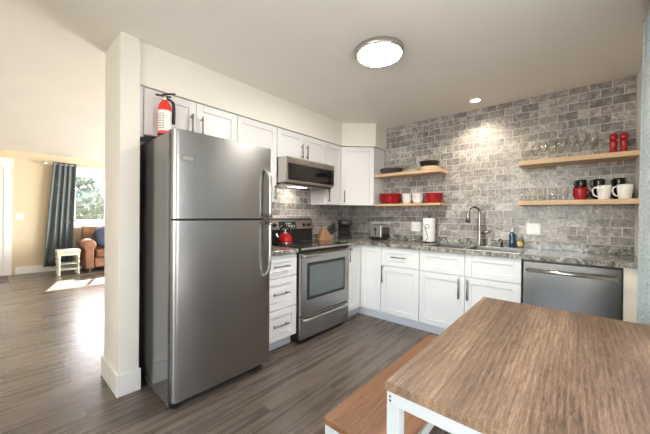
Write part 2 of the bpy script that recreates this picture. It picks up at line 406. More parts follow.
# ------------------------------------------------------------------ the room
H = 2.445; W = 2.985; LX = -5.75; RY = -6.5; BY = 1.1
struct(MB().box(LX - .1, W + .1, RY - .1, BY + .1, -0.06, 0).build('floor', FLOOR))
struct(MB().box(LX - .1, W + .1, RY - .1, BY + .1, H, H + .08).build('ceiling', CEILP))
struct(MB().box(-0.09, W + .1, 0, 0.1, 0, H).build('wall_back', TILE_B))
wl_ = struct(MB().box(-0.09, 0.0, -3.031, 0.0, 0, H).box(0.0, 0.307, -3.031, -2.916, 0, H).build('wall_left', WALLP))
MB().box(0, 0.008, -2.15, 0, 0.85, 1.60).build('tile_backsplash', TILE_L, wl_)
wy0, wy1, wz0, wz1 = -3.42, -1.95, 0.06, 2.04     # side window opening
wr = MB().box(W, W + .12, -.1 + .2, wy1, 0, H).box(W, W + .12, RY, wy0, 0, H).box(W, W + .12, wy0, wy1, 0, wz0).box(W, W + .12, wy0, wy1, wz1, H)
struct(wr.build('wall_right', WALLP))
def wall_y(name, y0, y1, x0, x1, holes, m):
    mb = MB(); xs = x0
    for hx0, hx1, hz0, hz1 in holes:
        mb.box(xs, hx0, y0, y1, 0, H).box(hx0, hx1, y0, y1, 0, hz0).box(hx0, hx1, y0, y1, hz1, H); xs = hx1
    mb.box(xs, x1, y0, y1, 0, H); return struct(mb.build(name, m))
wall_y('wall_rear', RY - .1, RY, LX - .1, W + .1, [(0.4, 2.8, 0.4, 2.3)], WALLP)  # rear opening is unseen, added to let light in
wall_y('wall_living_back', BY, BY + .1, LX - .1, 0, [(-4.3, -1.7, 0.7, 2.2)], LIVP)  # opening is unseen, added to light the living room
struct(MB().box(.70, .80, RY, -3.95, 0, H).build('rear_light_blocker', WALLP))  # unseen wall added to keep rear lamp light off the pillar
struct(MB().box(4.6, 4.68, -7, 1.5, -.15, 2.3).build('side_sky_blocker', BLOCKER))  # unseen panel added to cut sky glare reflected in the fridge
struct(MB().box(W + .12, 12, -14, 14, -.25, -.15).build('added_side_ground', LAWN))  # unseen ground added for the light at the side window
# living-room outer wall, with a window
LW = (-2.42, -1.25, 1.045, 2.075)
mb = MB().box(LX - .1, LX, RY, LW[0], 0, H).box(LX - .1, LX, LW[1], BY, 0, H).box(LX - .1, LX, LW[0], LW[1], 0, LW[2]).box(LX - .1, LX, LW[0], LW[1], LW[3], H)
struct(mb.build('wall_living', LIVP))
w1 = struct(MB().box(LX - .09, LX - .03, LW[0], LW[0] + .04, LW[2], LW[3]).box(LX - .09, LX - .03, LW[1] - .04, LW[1], LW[2], LW[3])
            .box(LX - .09, LX - .03, LW[0], LW[1], LW[2], LW[2] + .04).box(LX - .09, LX - .03, LW[0], LW[1], LW[3] - .04, LW[3])
            .box(LX - .075, LX - .045, -1.86, -1.81, LW[2], LW[3]).build('window_1', TRIM))
MB().box(LX - .063, LX - .058, LW[0] + .03, LW[1] - .03, LW[2] + .03, LW[3] - .03).build('pane', PANE, w1)
MB().box(LX, LX + .02, LW[0] - .11, LW[0], LW[2] - .02, LW[3], .003).box(LX, LX + .02, LW[1], LW[1] + .11, LW[2] - .02, LW[3], .003).box(LX, LX + .022, LW[0] - .14, LW[1] + .14, LW[3], LW[3] + .17, .004).build('casing', TRIM, w1)
MB().box(LX - .03, LX + .06, LW[0] - .15, LW[1] + .15, LW[2] - .045, LW[2], .006).box(LX, LX + .018, LW[0] - .11, LW[1] + .11, LW[2] - .15, LW[2] - .045, .003).build('window_sill', TRIM, w1)
# unseen side window beyond the curtain, placed and sized for its light
w2 = struct(MB().box(W + .02, W + .09, wy0, wy0 + .05, wz0, wz1).box(W + .02, W + .09, wy1 - .05, wy1, wz0, wz1).box(W + .02, W + .09, wy0, wy1, wz0, wz0 + .05).box(W + .02, W + .09, wy0, wy1, wz1 - .05, wz1).box(W + .03, W + .08, (wy0 + wy1) / 2 - .03, (wy0 + wy1) / 2 + .03, wz0, wz1).build('window_2', TRIM))
MB().box(W + .052, W + .057, wy0 + .04, wy1 - .04, wz0 + .04, wz1 - .04).build('pane', PANE, w2)
# baseboards
def baseboard(name, boxes):
    mb = MB()
    for b in boxes: mb.box(*b, 0.0, 0.15, 0.004)
    return struct(mb.build(name, TRIM))
baseboard('baseboard_pillar', [(-.105, .322, -3.047, -3.0315), (.3075, .322, -3.0315, -2.905), (-.105, -.0905, -3.0315, -2.0)])
baseboard('baseboard_living', [(LX, LX + .016, -3.30, -1.0)])
# soffit above the cabinets, following the angled corner
mb = MB().prism([(0, -2.916), (.280, -2.916), (.280, -.592), (.608, -.283), (.608, 0), (0, 0)], 2.142, H)
struct(mb.build('soffit', WALLP))
# front door at the far left
d1 = struct(MB().box(LX, LX + .02, -3.455, -3.345, 0, 2.10, .003).box(LX, LX + .024, -4.45, -3.325, 2.10, 2.285, .004).box(LX, LX + .02, -4.45, -4.355, 0, 2.10, .003).build('door_1', TRIM))
dm = MB().box(LX - .0, LX + .012, -4.352, -3.458, 0.012, 2.095, .002)
for z0_, z1_ in ((.2, .9), (1.02, 1.95)):
    for y0_, y1_ in ((-4.25, -3.96), (-3.85, -3.56)): dm.box(LX + .010, LX + .017, y0_, y1_, z0_, z1_, .004)
MBd = dm.build('door_panel', TRIM, d1)
MB().cyl((LX + .012, -4.28, .96), .028, .06, 20, 'x', .006).build('door_knob', NICKEL, d1)

# outside the living-room window
struct(MB().box(-30, LX - .12, -14, 14, -.25, -.15).build('ground_outside', LAWN))
def tree(name, loc, r, h, label, seed):
    rnd = random.Random(seed); t_ = thing(name, loc, label, 'tree', 'trees beyond the living room window')
    MB().tube(smooth_path([loc, (loc[0] + .1, loc[1], loc[2] + h * .4), (loc[0], loc[1] + .1, loc[2] + h * .8)], 4), [r * .09] * 4 + [r * .07] * 4 + [r * .05], 8).build('trunk', BARK, t_)
    mb = MB()
    for i in range(4200):
        a = rnd.uniform(0, 2 * PI); u = rnd.uniform(-1, 1); q = rnd.uniform(.55, 1) ** .6; s_ = math.sqrt(1 - u * u)
        lump = 1 + .22 * math.sin(3 * a + seed) * s_ + .15 * math.sin(5 * u + seed)
        c = Vector((loc[0] + r * q * lump * s_ * math.cos(a), loc[1] + r * q * lump * s_ * math.sin(a), loc[2] + h * .55 + h * .47 * q * u))
        d1_ = Vector((rnd.gauss(0, 1), rnd.gauss(0, 1), rnd.gauss(0, 1))).normalized(); d2_ = d1_.orthogonal().normalized(); z = rnd.uniform(.07, .14)
        mb.add([c - d1_ * z, c + d2_ * z * .5, c + d1_ * z, c - d2_ * z * .5], [(0, 1, 2, 3)])
    mb.build('crown', LEAF, t_); return t_
tree('leafy_tree', (-11.2, -2.2, -.15), 1.35, 3.2, 'round leafy tree seen through left half of living room window', 3)
tree('leafy_tree', (-12.2, 1.9, -.15), 1.9, 3.6, 'broad leafy tree seen through right half of living room window', 8)

hg = thing('clipped_hedge', (-9.0, -1.6, -.15), 'long leafy hedge filling the lower half of the living room window', 'hedge')
rnd = random.Random(21); mb = MB()
for i in range(5200):
    yy = rnd.uniform(-4.2, 1.6); zz = rnd.uniform(0, 1) ** .8; top = 1.85 + .12 * math.sin(yy * 3.1) + .08 * math.sin(yy * 7.3)
    c = Vector((-9.0 + rnd.uniform(-.35, .40), yy, -.15 + zz * top))
    d1_ = Vector((rnd.gauss(0, 1), rnd.gauss(0, 1), rnd.gauss(0, 1))).normalized(); d2_ = d1_.orthogonal().normalized(); z = rnd.uniform(.06, .12)
    mb.add([c - d1_ * z, c + d2_ * z * .55, c + d1_ * z, c - d2_ * z * .55], [(0, 1, 2, 3)])
mb.build('foliage', LEAF, hg)
for k in range(7): MB().tube([(-9.0, -3.9 + k * .85, -.15), (-9.0 + .05, -3.9 + k * .85, .9)], .03, 7).build('stem', BARK, hg)

# ------------------------------------------------------------------ refrigerator
fr = thing('refrigerator', (.38, -2.515, 0), 'tall stainless steel top-freezer refrigerator beside white pillar', 'refrigerator')
MB().box(.05, .695, -2.870, -2.14, .02, 1.742, .006).build('body', FSIDE, fr)
MB().box(.60, .712, -2.865, -2.165, .012, .075, .004).build('toe_grille', BLKM, fr)
def fridge_door(name, z0, z1):
    prof = []
    x0, x1, ya, yb, rr_ = .704, .765, -2.868, -2.128, .030
    prof = [(x0, ya + .004), (x0, yb)]
    for k in range(5): a = k / 4 * PI / 2; prof.append((x1 - .012 + .012 * math.sin(a), yb - .012 + .012 * math.cos(a)))
    for k in range(9): a = k / 8 * PI / 2; prof.append((x1 - rr_ + rr_ * math.cos(a), ya + rr_ - rr_ * math.sin(a)))
    return MB().prism(prof, z0, z1, 'z').build(name, STEEL, fr)
fd = fridge_door('freezer_door', 1.202, 1.754); fd2 = fridge_door('fridge_door', .062, 1.188)
MB().box(.694, .706, -2.86, -2.165, .07, 1.74).build('gasket', BLK, fr)
MB().box(.66, .745, -2.862, -2.838, 1.7425, 1.760, .004).build('hinge_cover', BLK, fr)
def fridge_handle(door, za, zb, flip):
    y = -2.178
    pts = [(.766, y - .014, zb), (.790, y - .008, zb - .018), (.812, y, zb - .06), (.822, y, zb - .13), (.824, y, (za + zb) / 2), (.822, y, za)]
    if flip: pts = [(q[0], q[1], za + zb - q[2]) for q in pts][::-1]
    h = MB().tube(smooth_path(pts, 6), .0125, 12).build('handle', STEEL, door)
    ze = za if not flip else zb
    MB().box(.764, .832, y - .013, y + .013, ze - .012, ze + .012, .004).build('handle_bracket', STEEL_D, h)
fridge_handle(fd, 1.222, 1.590, False); fridge_handle(fd2, .750, 1.168, True)
bd_ = MB().box(.765, .7666, -2.822, -2.742, 1.564, 1.597, .0006).build('badge', INKTXT, fd)
MB().box(.7664, .7674, -2.818, -2.746, 1.568, 1.593, .0004).build('badge_plate', STEEL_S, bd_)
MB().box(.7655, .768, -2.20, -2.178, 1.191, 1.199).build('latch_mark', RED, fd2)
for y in (-2.83, -2.20): MB().cyl((.70, y, 0), .018, .02, 14).build('foot', BLK, fr)

# fire extinguisher on top of the fridge
ex = thing('fire_extinguisher', (.345, -2.768, 1.742), 'red fire extinguisher with white label standing on the refrigerator', 'fire extinguisher')
ex_c = (.345, -2.768, 1.742)
MB().lathe([(0, 0), (.040, 0), (.043, .005), (.043, .255), (.040, .275), (.028, .296), (.019, .305), (.019, .315), (0, .315)], ex_c).build('cylinder', REDX, ex)
seg = []
mb = MB(); vs = []; fs = []
for i in range(15):
    a = -PI * .75 + i / 14 * PI * 1.15
    for z in (.085, .232): vs.append((ex_c[0] + .0438 * math.cos(a), ex_c[1] + .0438 * math.sin(a), ex_c[2] + z))
for i in range(14): fs.append((i * 2, i * 2 + 2, i * 2 + 3, i * 2 + 1))
lb = mb.add(vs, fs, True).build('label', LABEL, ex)
mb = MB()
for r_ in range(7):
    zz = ex_c[2] + .10 + r_ * .017
    for k in range(4):
        a0 = -1.75 + k * .34 + (r_ % 3) * .05; a1 = a0 + .22
        q = [(ex_c[0] + .0443 * math.cos(a), ex_c[1] + .0443 * math.sin(a), z) for a, z in ((a0, zz), (a1, zz), (a1, zz + .005), (a0, zz + .008))]
        mb.add(q, [(0, 1, 2, 3)])
mb.build('label_print', INKTXT, lb)
MB().cyl((ex_c[0], ex_c[1], ex_c[2] + .312), .015, .030, 16, 'z', .003).build('valve', CHROME, ex)
MB().box(-.010, .010, -.062, .040, 0, .010, .003, mtx=Matrix.Translation((ex_c[0], ex_c[1], ex_c[2] + .338)) @ Matrix.Rotation(math.radians(-30), 4, 'Z') @ Matrix.Rotation(math.radians(-4), 4, 'X')).build('carry_handle', BLK, ex)
MB().box(-.009, .009, -.02, .070, 0, .009, .003, mtx=Matrix.Translation((ex_c[0], ex_c[1], ex_c[2] + .352)) @ Matrix.Rotation(math.radians(-30), 4, 'Z') @ Matrix.Rotation(math.radians(10), 4, 'X')).build('squeeze_lever', BLK, ex)
MB().tube(smooth_path([(ex_c[0], ex_c[1] + .012, ex_c[2] + .328), (ex_c[0] + .012, ex_c[1] + .046, ex_c[2] + .31), (ex_c[0] + .012, ex_c[1] + .056, ex_c[2] + .27), (ex_c[0] + .010, ex_c[1] + .056, ex_c[2] + .15)], 6), [.009] * 6 + [.011] * 6 + [.012] * 6 + [.009], 10).build('hose', BLK, ex)
mb = MB(); mb.lathe([(.0435, .05), (.047, .05), (.047, .065), (.0435, .065)], ex_c).build('strap', BLK, ex)

# ------------------------------------------------------------------ wall cabinets
XF = .266                                                      # carcass front plane of the left run
def upper(y0, y1, z0, z1, doors, label, handles):
    c = thing('wall_cabinet', (0.13, (y0 + y1) / 2, z0), label, 'cabinet', 'white shaker wall cabinets')
    MB().box(.009, XF - .019, y0 + .001, y1 - .001, z0, z1, .001).build('body', CAB, c)
    mt = frame((XF - .019, y0, 0), (0, 1, 0), (1, 0, 0))
    w = (y1 - y0) / doors
    for i in range(doors):
        d = shaker(MB(), mt, i * w + .0018, (i + 1) * w - .0018, z0 + .002, z1 - .004).build('door', CAB, c)
        if handles[i]: bar_handle(d, mt, (handles[i][0] - y0, handles[i][1]), .155, True)
    return c
UT = 2.140
upper(-2.880, -2.125, 1.80, UT, 2, 'white two-door wall cabinet above the refrigerator', [(-2.542, 1.950), (-2.460, 1.950)])
upper(-2.123, -1.659, 1.365, UT, 1, 'tall single-door white wall cabinet between refrigerator and microwave', [(-1.690, 1.462)])
upper(-1.657, -.885, 1.830, UT, 2, 'short two-door white wall cabinet above the microwave', [(-1.310, 1.945), (-1.230, 1.945)])
upper(-.883, -.566, 1.365, UT, 1, 'narrow white wall cabinet just beyond the microwave', [(-.842, 1.475)])
MB().box(.009, .262, -2.914, -2.882, 1.78, UT, .001).build('filler_strip', CAB, bpy.data.objects['wall_cabinet'])
dc = thing('corner_wall_cabinet', (.25, -.25, 1.365), 'angled white corner wall cabinet under the soffit', 'cabinet', 'white shaker wall cabinets')
MB().prism([(.009, -.564), (.256, -.564), (.576, -.268), (.576, -.001), (.009, -.001)], 1.365, UT).build('body', CAB, dc)
uu = Vector((.320, .296, 0)); nn = Vector((.296, -.320, 0))
mt = frame((.256, -.564, 0), uu, nn); ww = uu.length
d = shaker(MB(), mt, .004, ww - .004, 1.367, UT - .004).build('door', CAB, dc); bar_handle(d, mt, (.045, 1.480), .155, True)

# ------------------------------------------------------------------ base cabinets
CT = .876; FX = .60                                            # underside of counter; carcass front
dcab = thing('drawer_cabinet', (.3, -1.9, 0), 'white three-drawer base cabinet between refrigerator and range', 'cabinet', 'white shaker base cabinets')
MB().box(.009, FX, -2.110, -1.697, .105, CT, .001).build('body', CAB, dcab)
MB().box(.05, .535, -2.110, -1.697, 0, .105).build('toe_kick', CAB, dcab)
mt = frame((FX, -2.105, 0), (0, 1, 0), (1, 0, 0))
for z0, z1 in ((.672, .866), (.388, .664), (.110, .380)):
    d = shaker(MB(), mt, .002, .404, z0, z1).build('drawer', CAB, dcab); bar_handle(d, mt, (.205, (z0 + z1) / 2 + .002), .185, False)
lc = thing('corner_base_cabinet', (.4, -.4, 0), 'white two-door corner base cabinet between range and sink run', 'cabinet', 'white shaker base cabinets')
MB().prism([(.009, -.920), (FX, -.920), (FX, -.60), (.898, -.60), (.898, -.002), (.009, -.002)], .105, CT).build('body', CAB, lc)
MB().prism([(.02, -.920), (.545, -.920), (.545, -.545), (.898, -.545), (.898, -.02), (.02, -.02)], 0, .105).build('toe_kick', TOE, lc)
mt = frame((FX, -.918, 0), (0, 1, 0), (1, 0, 0))
d = shaker(MB(), mt, .002, .297, .110, .868).build('door', CAB, lc); bar_handle(d, mt, (.038, .775), .165, True)
mt = frame((.622, -.60, 0), (1, 0, 0), (0, -1, 0))
shaker(MB(), mt, .002, .274, .110, .868).build('door', CAB, lc)
def base_run(x0, x1, label, name):
    c = thing(name, ((x0 + x1) / 2, -.3, 0), label, 'cabinet', 'white shaker base cabinets')
    if name == 'sink_cabinet':                                  # open-topped box: the bowls hang inside it
        MB().box(x0, x1, -.60, -.585, .105, CT).box(x0, x0 + .016, -.585, -.01, .105, CT).box(x1 - .016, x1, -.585, -.01, .105, CT).box(x0, x1, -.02, -.01, .105, CT).box(x0, x1, -.585, -.02, .105, .12).build('body', CAB, c)
    else: MB().box(x0, x1, -.60, -.01, .105, CT, .001).build('body', CAB, c)
    MB().box(x0, x1, -.545, -.03, 0, .105).build('toe_kick', TOE, c); return c
mt0 = frame((0, -.60, 0), (1, 0, 0), (0, -1, 0))
bc = base_run(.900, 1.357, 'white base cabinet with one drawer above one door left of sink cabinet', 'base_cabinet')
d = shaker(MB(), mt0, .902, 1.355, .661, .868).build('drawer', CAB, bc); bar_handle(d, mt0, (1.128, .766), .17, False)
d = shaker(MB(), mt0, .902, 1.355, .110, .654).build('door', CAB, bc); bar_handle(d, mt0, (.926, .556), .20, True)
sc = base_run(1.359, 2.260, 'white two-door sink base cabinet next to the dishwasher', 'sink_cabinet')
for x0, x1, hx in ((1.361, 1.807, 1.757), (1.811, 2.258, 1.836)):
    shaker(MB(), mt0, x0, x1, .657, .868).build('false_front', CAB, sc)
    d = shaker(MB(), mt0, x0, x1, .110, .650).build('door', CAB, sc); bar_handle(d, mt0, (hx, .535), .20, True)
dw = thing('dishwasher', (2.567, -.3, 0), 'stainless steel dishwasher with straight bar handle under the counter', 'dishwasher')
MB().box(2.268, 2.866, -.595, -.03, .02, CT - .004).build('body', BLK, dw)
dd = MB().box(2.272, 2.862, -.632, -.597, .115, .860, .005).build('door', STEEL_D, dw)
mb = MB().tube([(2.300, -.676, .792), (2.838, -.676, .792)], .0135, 14)
for x in (2.335, 2.803): mb.tube([(x, -.630, .792), (x, -.676, .792)], .009, 10)
mb.build('handle', STEEL_W, dd)
MB().box(2.275, 2.860, -.57, -.55, 0, .11).build('toe_kick', BLKM, dw)
tag(MB().box(2.870, W - .001, -.618, -.03, 0, CT, .002).build('end_panel', CREAM), 'cream end panel between the dishwasher and the curtain', 'panel')

# ------------------------------------------------------------------ countertops
GT = .914
tag(MB().box(.009, .645, -2.125, -1.697, CT, GT, .004).box(.009, .028, -2.125, -1.697, GT - .002, .985, .002).build('countertop', GRAN), 'short granite countertop piece between refrigerator and range', 'countertop', 'granite countertops')
SX0, SX1, SY0, SY1 = 1.395, 2.235, -.590, -.105
mb = MB()
mb.prism([(.009, -.920), (.645, -.920), (.645, -.645), (SX0, -.645), (SX0, -.002), (.009, -.002)], CT, GT)
mb.box(SX0, SX1, -.645, SY0, CT, GT).box(SX0, SX1, SY1, -.002, CT, GT).box(SX1, W - .001, -.645, -.002, CT, GT)
ctop = mb.build('countertop', GRAN); tag(ctop, 'long L-shaped granite countertop around the corner and under the shelves', 'countertop', 'granite countertops')
MB().box(.009, .028, -.920, -.021, GT, .985, .002).box(.009, W - .001, -.021, -.001, GT, .985, .002).build('splash_lip', GRAN, ctop)

# sink: a double-bowl steel sink set into the counter
sk = thing('kitchen_sink', (1.815, -.33, .914), 'double-bowl stainless steel sink set in the granite countertop', 'sink')
mb = MB()
rimz = GT + .004
bowls = ((SX0 + .02, 1.770, SY0 + .014, SY1 - .06), (1.800, SX1 - .02, SY0 + .014, SY1 - .06))
xs = [SX0 - .012, bowls[0][0], bowls[0][1], bowls[1][0], bowls[1][1], SX1 + .012]
for i in (0, 2, 4): mb.box(xs[i], xs[i + 1], SY0 - .012, SY1 + .012, GT, rimz, .0015, 1)
for i in (1, 3): mb.box(xs[i], xs[i + 1], SY0 - .012, bowls[0][2], GT, rimz, .0015, 1).box(xs[i], xs[i + 1], bowls[0][3], SY1 + .012, GT, rimz, .0015, 1)
mb.build('rim', SATIN, sk)
for x0, x1, y0, y1 in bowls:
    m2 = MB(); zb = .735; tk = .003
    m2.box(x0 - tk, x0, y0 - tk, y1 + tk, zb, rimz - .001).box(x1, x1 + tk, y0 - tk, y1 + tk, zb, rimz - .001)
    m2.box(x0, x1, y0 - tk, y0, zb, rimz - .001).box(x0, x1, y1, y1 + tk, zb, rimz - .001).box(x0 - tk, x1 + tk, y0 - tk, y1 + tk, zb - tk, zb)
    bw = m2.build('bowl', STEEL_S, sk)
    MB().lathe([(0, .004), (.030, .004), (.044, .001), (.044, 0), (0, 0)], ((x0 + x1) / 2, (y0 + y1) / 2, zb)).build('drain', CHROME, bw)
fx, fy = 1.822, -.128
fa = thing('kitchen_faucet', (fx, fy, rimz), 'brushed nickel gooseneck pull-down faucet behind the sink', 'faucet')
MB().lathe([(0, 0), (.028, 0), (.030, .006), (.022, .014), (.0185, .06), (.0185, .215), (.015, .222), (0, .222)], (fx, fy, rimz)).build('body', NICKEL, fa)
dx, dy = -.62, -.78
arc = [(fx, fy, rimz + .20), (fx, fy, rimz + .32)]
Rr = .070
for k in range(1, 9):
    a = PI - PI * k / 8.6
    arc.append((fx + dx * (Rr + Rr * math.cos(a)), fy + dy * (Rr + Rr * math.cos(a)), rimz + .345 + Rr * 1.05 * math.sin(a)))
ex_, ey_ = arc[-1][0], arc[-1][1]
MB().tube(smooth_path(arc, 4), .0135, 14).build('gooseneck', NICKEL, fa)
MB().tube([(ex_, ey_, arc[-1][2] + .012), (ex_ + dx * .004, ey_ + dy * .004, arc[-1][2] - .04), (ex_ + dx * .008, ey_ + dy * .008, arc[-1][2] - .115)], [.0155, .020, .026], 16).build('spray_head', NICKEL, fa)
MB().tube([(fx + .015, fy, rimz + .145), (fx + .062, fy - .004, rimz + .147), (fx + .098, fy - .010, rimz + .158)], [.018, .017, .011], 12).build('lever_handle', NICKEL, fa)
sd = thing('soap_dispenser', (2.03, -.128, rimz), 'small black pump soap dispenser on the sink rim', 'dispenser')
MB().lathe([(0, 0), (.020, 0), (.020, .006), (.012, .012), (.011, .05), (0, .05)], (2.03, -.128, rimz)).build('body', BLK, sd)
MB().tube(smooth_path([(2.03, -.128, rimz + .048), (2.03, -.128, rimz + .070), (2.022, -.145, rimz + .078), (2.01, -.185, rimz + .070)], 4), .0065, 10).build('nozzle', BLK, sd)

# ------------------------------------------------------------------ range
rg = thing('electric_range', (.34, -1.309, 0), 'stainless steel electric range with black glass cooktop and oven window', 'range')
A, B = -1.690, -.926
MB().box(.03, .630, A + .003, B - .003, .03, .900, .003).build('body', BLKM, rg)
for x in (.12, .58):
    for y in (A + .05, B - .05): MB().cyl((x, y, 0), .018, .03, 12).build('foot', BLK, rg)
od = MB().box(.632, .668, A + .004, B - .004, .268, .868, .005).build('oven_door', STEEL, rg)
MB().box(.6675, .6715, A + .083, B - .086, .412, .770, .003).build('window_border', BLK, od)
MB().box(.671, .6728, A + .112, B - .113, .440, .742, .002).build('window_glass', OVENG, od)
hp = [(.668, A + .030, .838), (.700, A + .034, .842), (.708, A + .06, .842), (.708, B - .06, .842), (.700, B - .034, .842), (.668, B - .030, .838)]
MB().tube(smooth_path(hp, 5), .015, 14).build('handle', STEEL_W, od)
MB().box(.632, .660, A + .004, B - .004, .872, .900, .003).build('vent_strip', BLKM, rg)
ct_ = MB().box(.085, .672, A, B, .902, .922, .005).build('cooktop', BGLASS, rg)
MB().box(.660, .682, A - .001, B + .001, .899, .919, .004).build('front_trim', STEEL_W, rg)
for bx, by, br_ in ((.23, -1.50, .075), (.23, -1.12, .095), (.51, -1.50, .105), (.51, -1.12, .075)):
    MB().lathe([(br_ - .002, .9222), (br_, .9226), (br_ + .002, .9222)], (bx, by, 0), 40).build('burner_ring', GREYTXT, ct_)
dr = MB().box(.632, .664, A + .006, B - .006, .045, .258, .005).build('storage_drawer', STEEL, rg)
hp = [(.664, A + .045, .226), (.684, A + .055, .230), (.690, A + .11, .232), (.690, B - .11, .232), (.684, B - .055, .230), (.664, B - .045, .226)]
MB().tube(smooth_path(hp, 5), .012, 12).build('handle', STEEL_W, dr)
bg = MB().prism([(.010, .90), (.085, .90), (.085, 1.055), (.098, 1.062), (.070, 1.178), (.055, 1.190), (.010, 1.190)], A + .004, B + .0, 'y').build('backguard', BLK, rg)
tl = Matrix.Translation((.0985, 0, 1.062)) @ Matrix.Rotation(math.atan2(-.028, .116), 4, 'Y')
cp = MB().box(-.001, .003, A + .006, B - .002, .003, .112, .001, 1, tl).build('control_panel', STEEL_W, bg)
cl_ = MB().box(.003, .005, -1.475, -1.215, .018, .092, .002, 1, tl).build('display', DISP, cp)
mb = MB()
for k in range(3): mb.box(.0052, .0058, -1.375 + k * .03, -1.358 + k * .03, .060, .080, 0, 1, tl)
mb.build('clock_digits', CLOCK, cl_)
mb = MB()
for r_ in range(2):
    for k in range(6): mb.box(.0052, .0058, -1.46 + k * .040, -1.435 + k * .040, .026 + r_ * .014, .033 + r_ * .014, 0, 1, tl)
mb.build('button_print', GREYTXT, cl_)
for y in (-1.63, -1.545, -1.085, -1.005):
    k_ = MB().lathe([(0, .003), (.026, .003), (.026, .006), (.021, .010), (.019, .028), (0, .030)], (0, y, .055), 24, 'x', True, tl).build('knob', BLK, cp)
    MB().box(.030, .0315, y - .002, y + .002, .057, .073, 0, 1, tl).build('pointer', GREYTXT, k_)

# kettle on the back-left burner
kx, ky, kz = .225, -1.50, .9226
kt = thing('tea_kettle', (kx, ky, kz), 'shiny red tea kettle with black handle on the cooktop', 'kettle')
MB().lathe([(0, 0), (.075, 0), (.088, .010), (.093, .035), (.088, .075), (.070, .105), (.040, .122), (.034, .126), (0, .126)], (kx, ky, kz), 36).build('body', RED, kt)
MB().lathe([(0, .124), (.036, .124), (.034, .133), (.016, .140), (.007, .144), (.010, .155), (.008, .163), (0, .165)], (kx, ky, kz), 24).build('lid', CHROME, kt)
sp = Vector((-.754, -.656, 0)).normalized()
MB().tube([(kx + sp.x * .075, ky + sp.y * .075, kz + .060), (kx + sp.x * .115, ky + sp.y * .115, kz + .095), (kx + sp.x * .135, ky + sp.y * .135, kz + .120)], [.022, .016, .013], 14).build('spout', CHROME, kt)
hpt = []
for k in range(13):
    a = -.25 + (PI + .5) * k / 12; hpt.append((kx + sp.x * .075 * math.cos(a), ky + sp.y * .075 * math.cos(a), kz + .115 + .105 * max(-.2, math.sin(a))))
MB().tube(hpt, [.008, .010] + [.013] * 9 + [.010, .008], 10).build('handle', BLKC, kt)
MB().lathe([(.089, .005), (.095, .006), (.095, .013), (.092, .014)], (kx, ky, kz), 36).build('base_band', CHROME, kt)

kt.scale = (.82, .82, .86)

# ------------------------------------------------------------------ over-the-range microwave
mw = thing('microwave_oven', (.2, -1.277, 1.56), 'stainless over-the-range microwave with black glass door', 'microwave')
A, B = -1.652, -.886
MB().box(.010, .365, A, B, 1.565, 1.826, .003).build('body', STEEL_W, mw)
MB().box(.012, .360, A + .01, B - .01, 1.547, 1.566, .002).build('vent_base', STEEL_D, mw)
MB().box(.16, .26, -1.42, -1.20, 1.5445, 1.5475, .001).build('work_light_lens', MWL, mw)
ml = lamp('microwave_work_light', 'AREA', (.16, -1.31, 1.538), (-.25, 0, -1), 1.5, (1.0, .93, .82), .10, .22); ml.parent = mw; ml.matrix_parent_inverse = Matrix.Translation(-Vector((.2, -1.277, 1.56)))
vt = MB().box(.364, .402, A + .001, B - .001, 1.775, 1.825, .003).build('top_vent_strip', STEEL_W, mw)
mb = MB()
for k in range(18): mb.box(.10, .34, A + .05 + k * .037, A + .068 + k * .037, 1.826, 1.8268)
mb.build('vent_slot', BLK, vt)
md = MB().box(.364, .402, A + .001, B - .001, 1.567, 1.774, .003).build('door', STEEL_W, mw)
MB().box(.401, .405, A + .028, B - .040, 1.590, 1.764, .002).build('door_glass', BGLASS, md)
mb = MB().tube([(.435, -.950, 1.585), (.435, -.950, 1.755)], .009, 12)
for z in (1.60, 1.74): mb.tube([(.404, -.950, z), (.435, -.950, z)], .006, 10)
mb.build('handle', BLK, md)
mb = MB()
for k in range(5): mb.box(.402, .4026, -1.30 + k * .011, -1.294 + k * .011, 1.797, 1.804)
mb.build('maker_mark', INKTXT, md)

# ------------------------------------------------------------------ things on the counter
kb = thing('knife_block', (.22, -.84, GT), 'slanted brown wooden knife block beside the range', 'knife block')
kmt = Matrix.Translation((.20, -.80, GT)) @ Matrix.Rotation(math.radians(62), 4, 'Z')
MB().prism([(-.110, 0), (.055, 0), (.070, .045), (-.010, .155), (-.045, .165), (-.060, .150)], -.05, .05, 'y', .003, mtx=kmt).build('block', KBLK, kb)
nrm = Vector((.130, 0, .09)).normalized()
p_a = Vector((.070, 0, .045)); p_b = Vector((-.010, 0, .155))
ki = 0
for row in range(3):
    for col in range(2 if row else 2):
        q = p_a.lerp(p_b, .22 + .29 * row); yy = -.022 + .044 * col
        base_p = q + Vector((0, yy, 0)); tip = base_p + nrm * (.105 + .014 * row)
        bp = kmt @ base_p
        kn = thing('kitchen_knife', tuple(bp), 'black-handled kitchen knife stuck in the wooden knife block', 'knife', 'knives in the knife block')
        MB().tube([base_p + nrm * .004, base_p + nrm * .03, tip - nrm * .012, tip], [.0125, .0115, .0145, .011], 10, mtx=kmt).build('handle', BLKM, kn)
        MB().tube([base_p - nrm * .03, base_p + nrm * .006], .0075, 10, mtx=kmt).build('bolster', CHROME, kn)
cm = thing('coffee_maker', (.13, -.31, GT), 'black drip coffee maker in the corner of the countertop', 'coffee maker')
cmt = Matrix.Translation((.134, -.310, GT)) @ Matrix.Rotation(math.radians(-42), 4, 'Z') @ Matrix.Scale(.93, 4)
MB().box(-.10, .10, -.09, .09, 0, .035, .008, 2, cmt).build('base', BLKM, cm)
MB().box(-.10, -.03, -.085, .085, .03, .26, .010, 2, cmt).build('water_tank', BLKM, cm)
MB().box(-.10, .095, -.09, .09, .195, .272, .012, 2, cmt).build('brew_head', BLKM, cm)
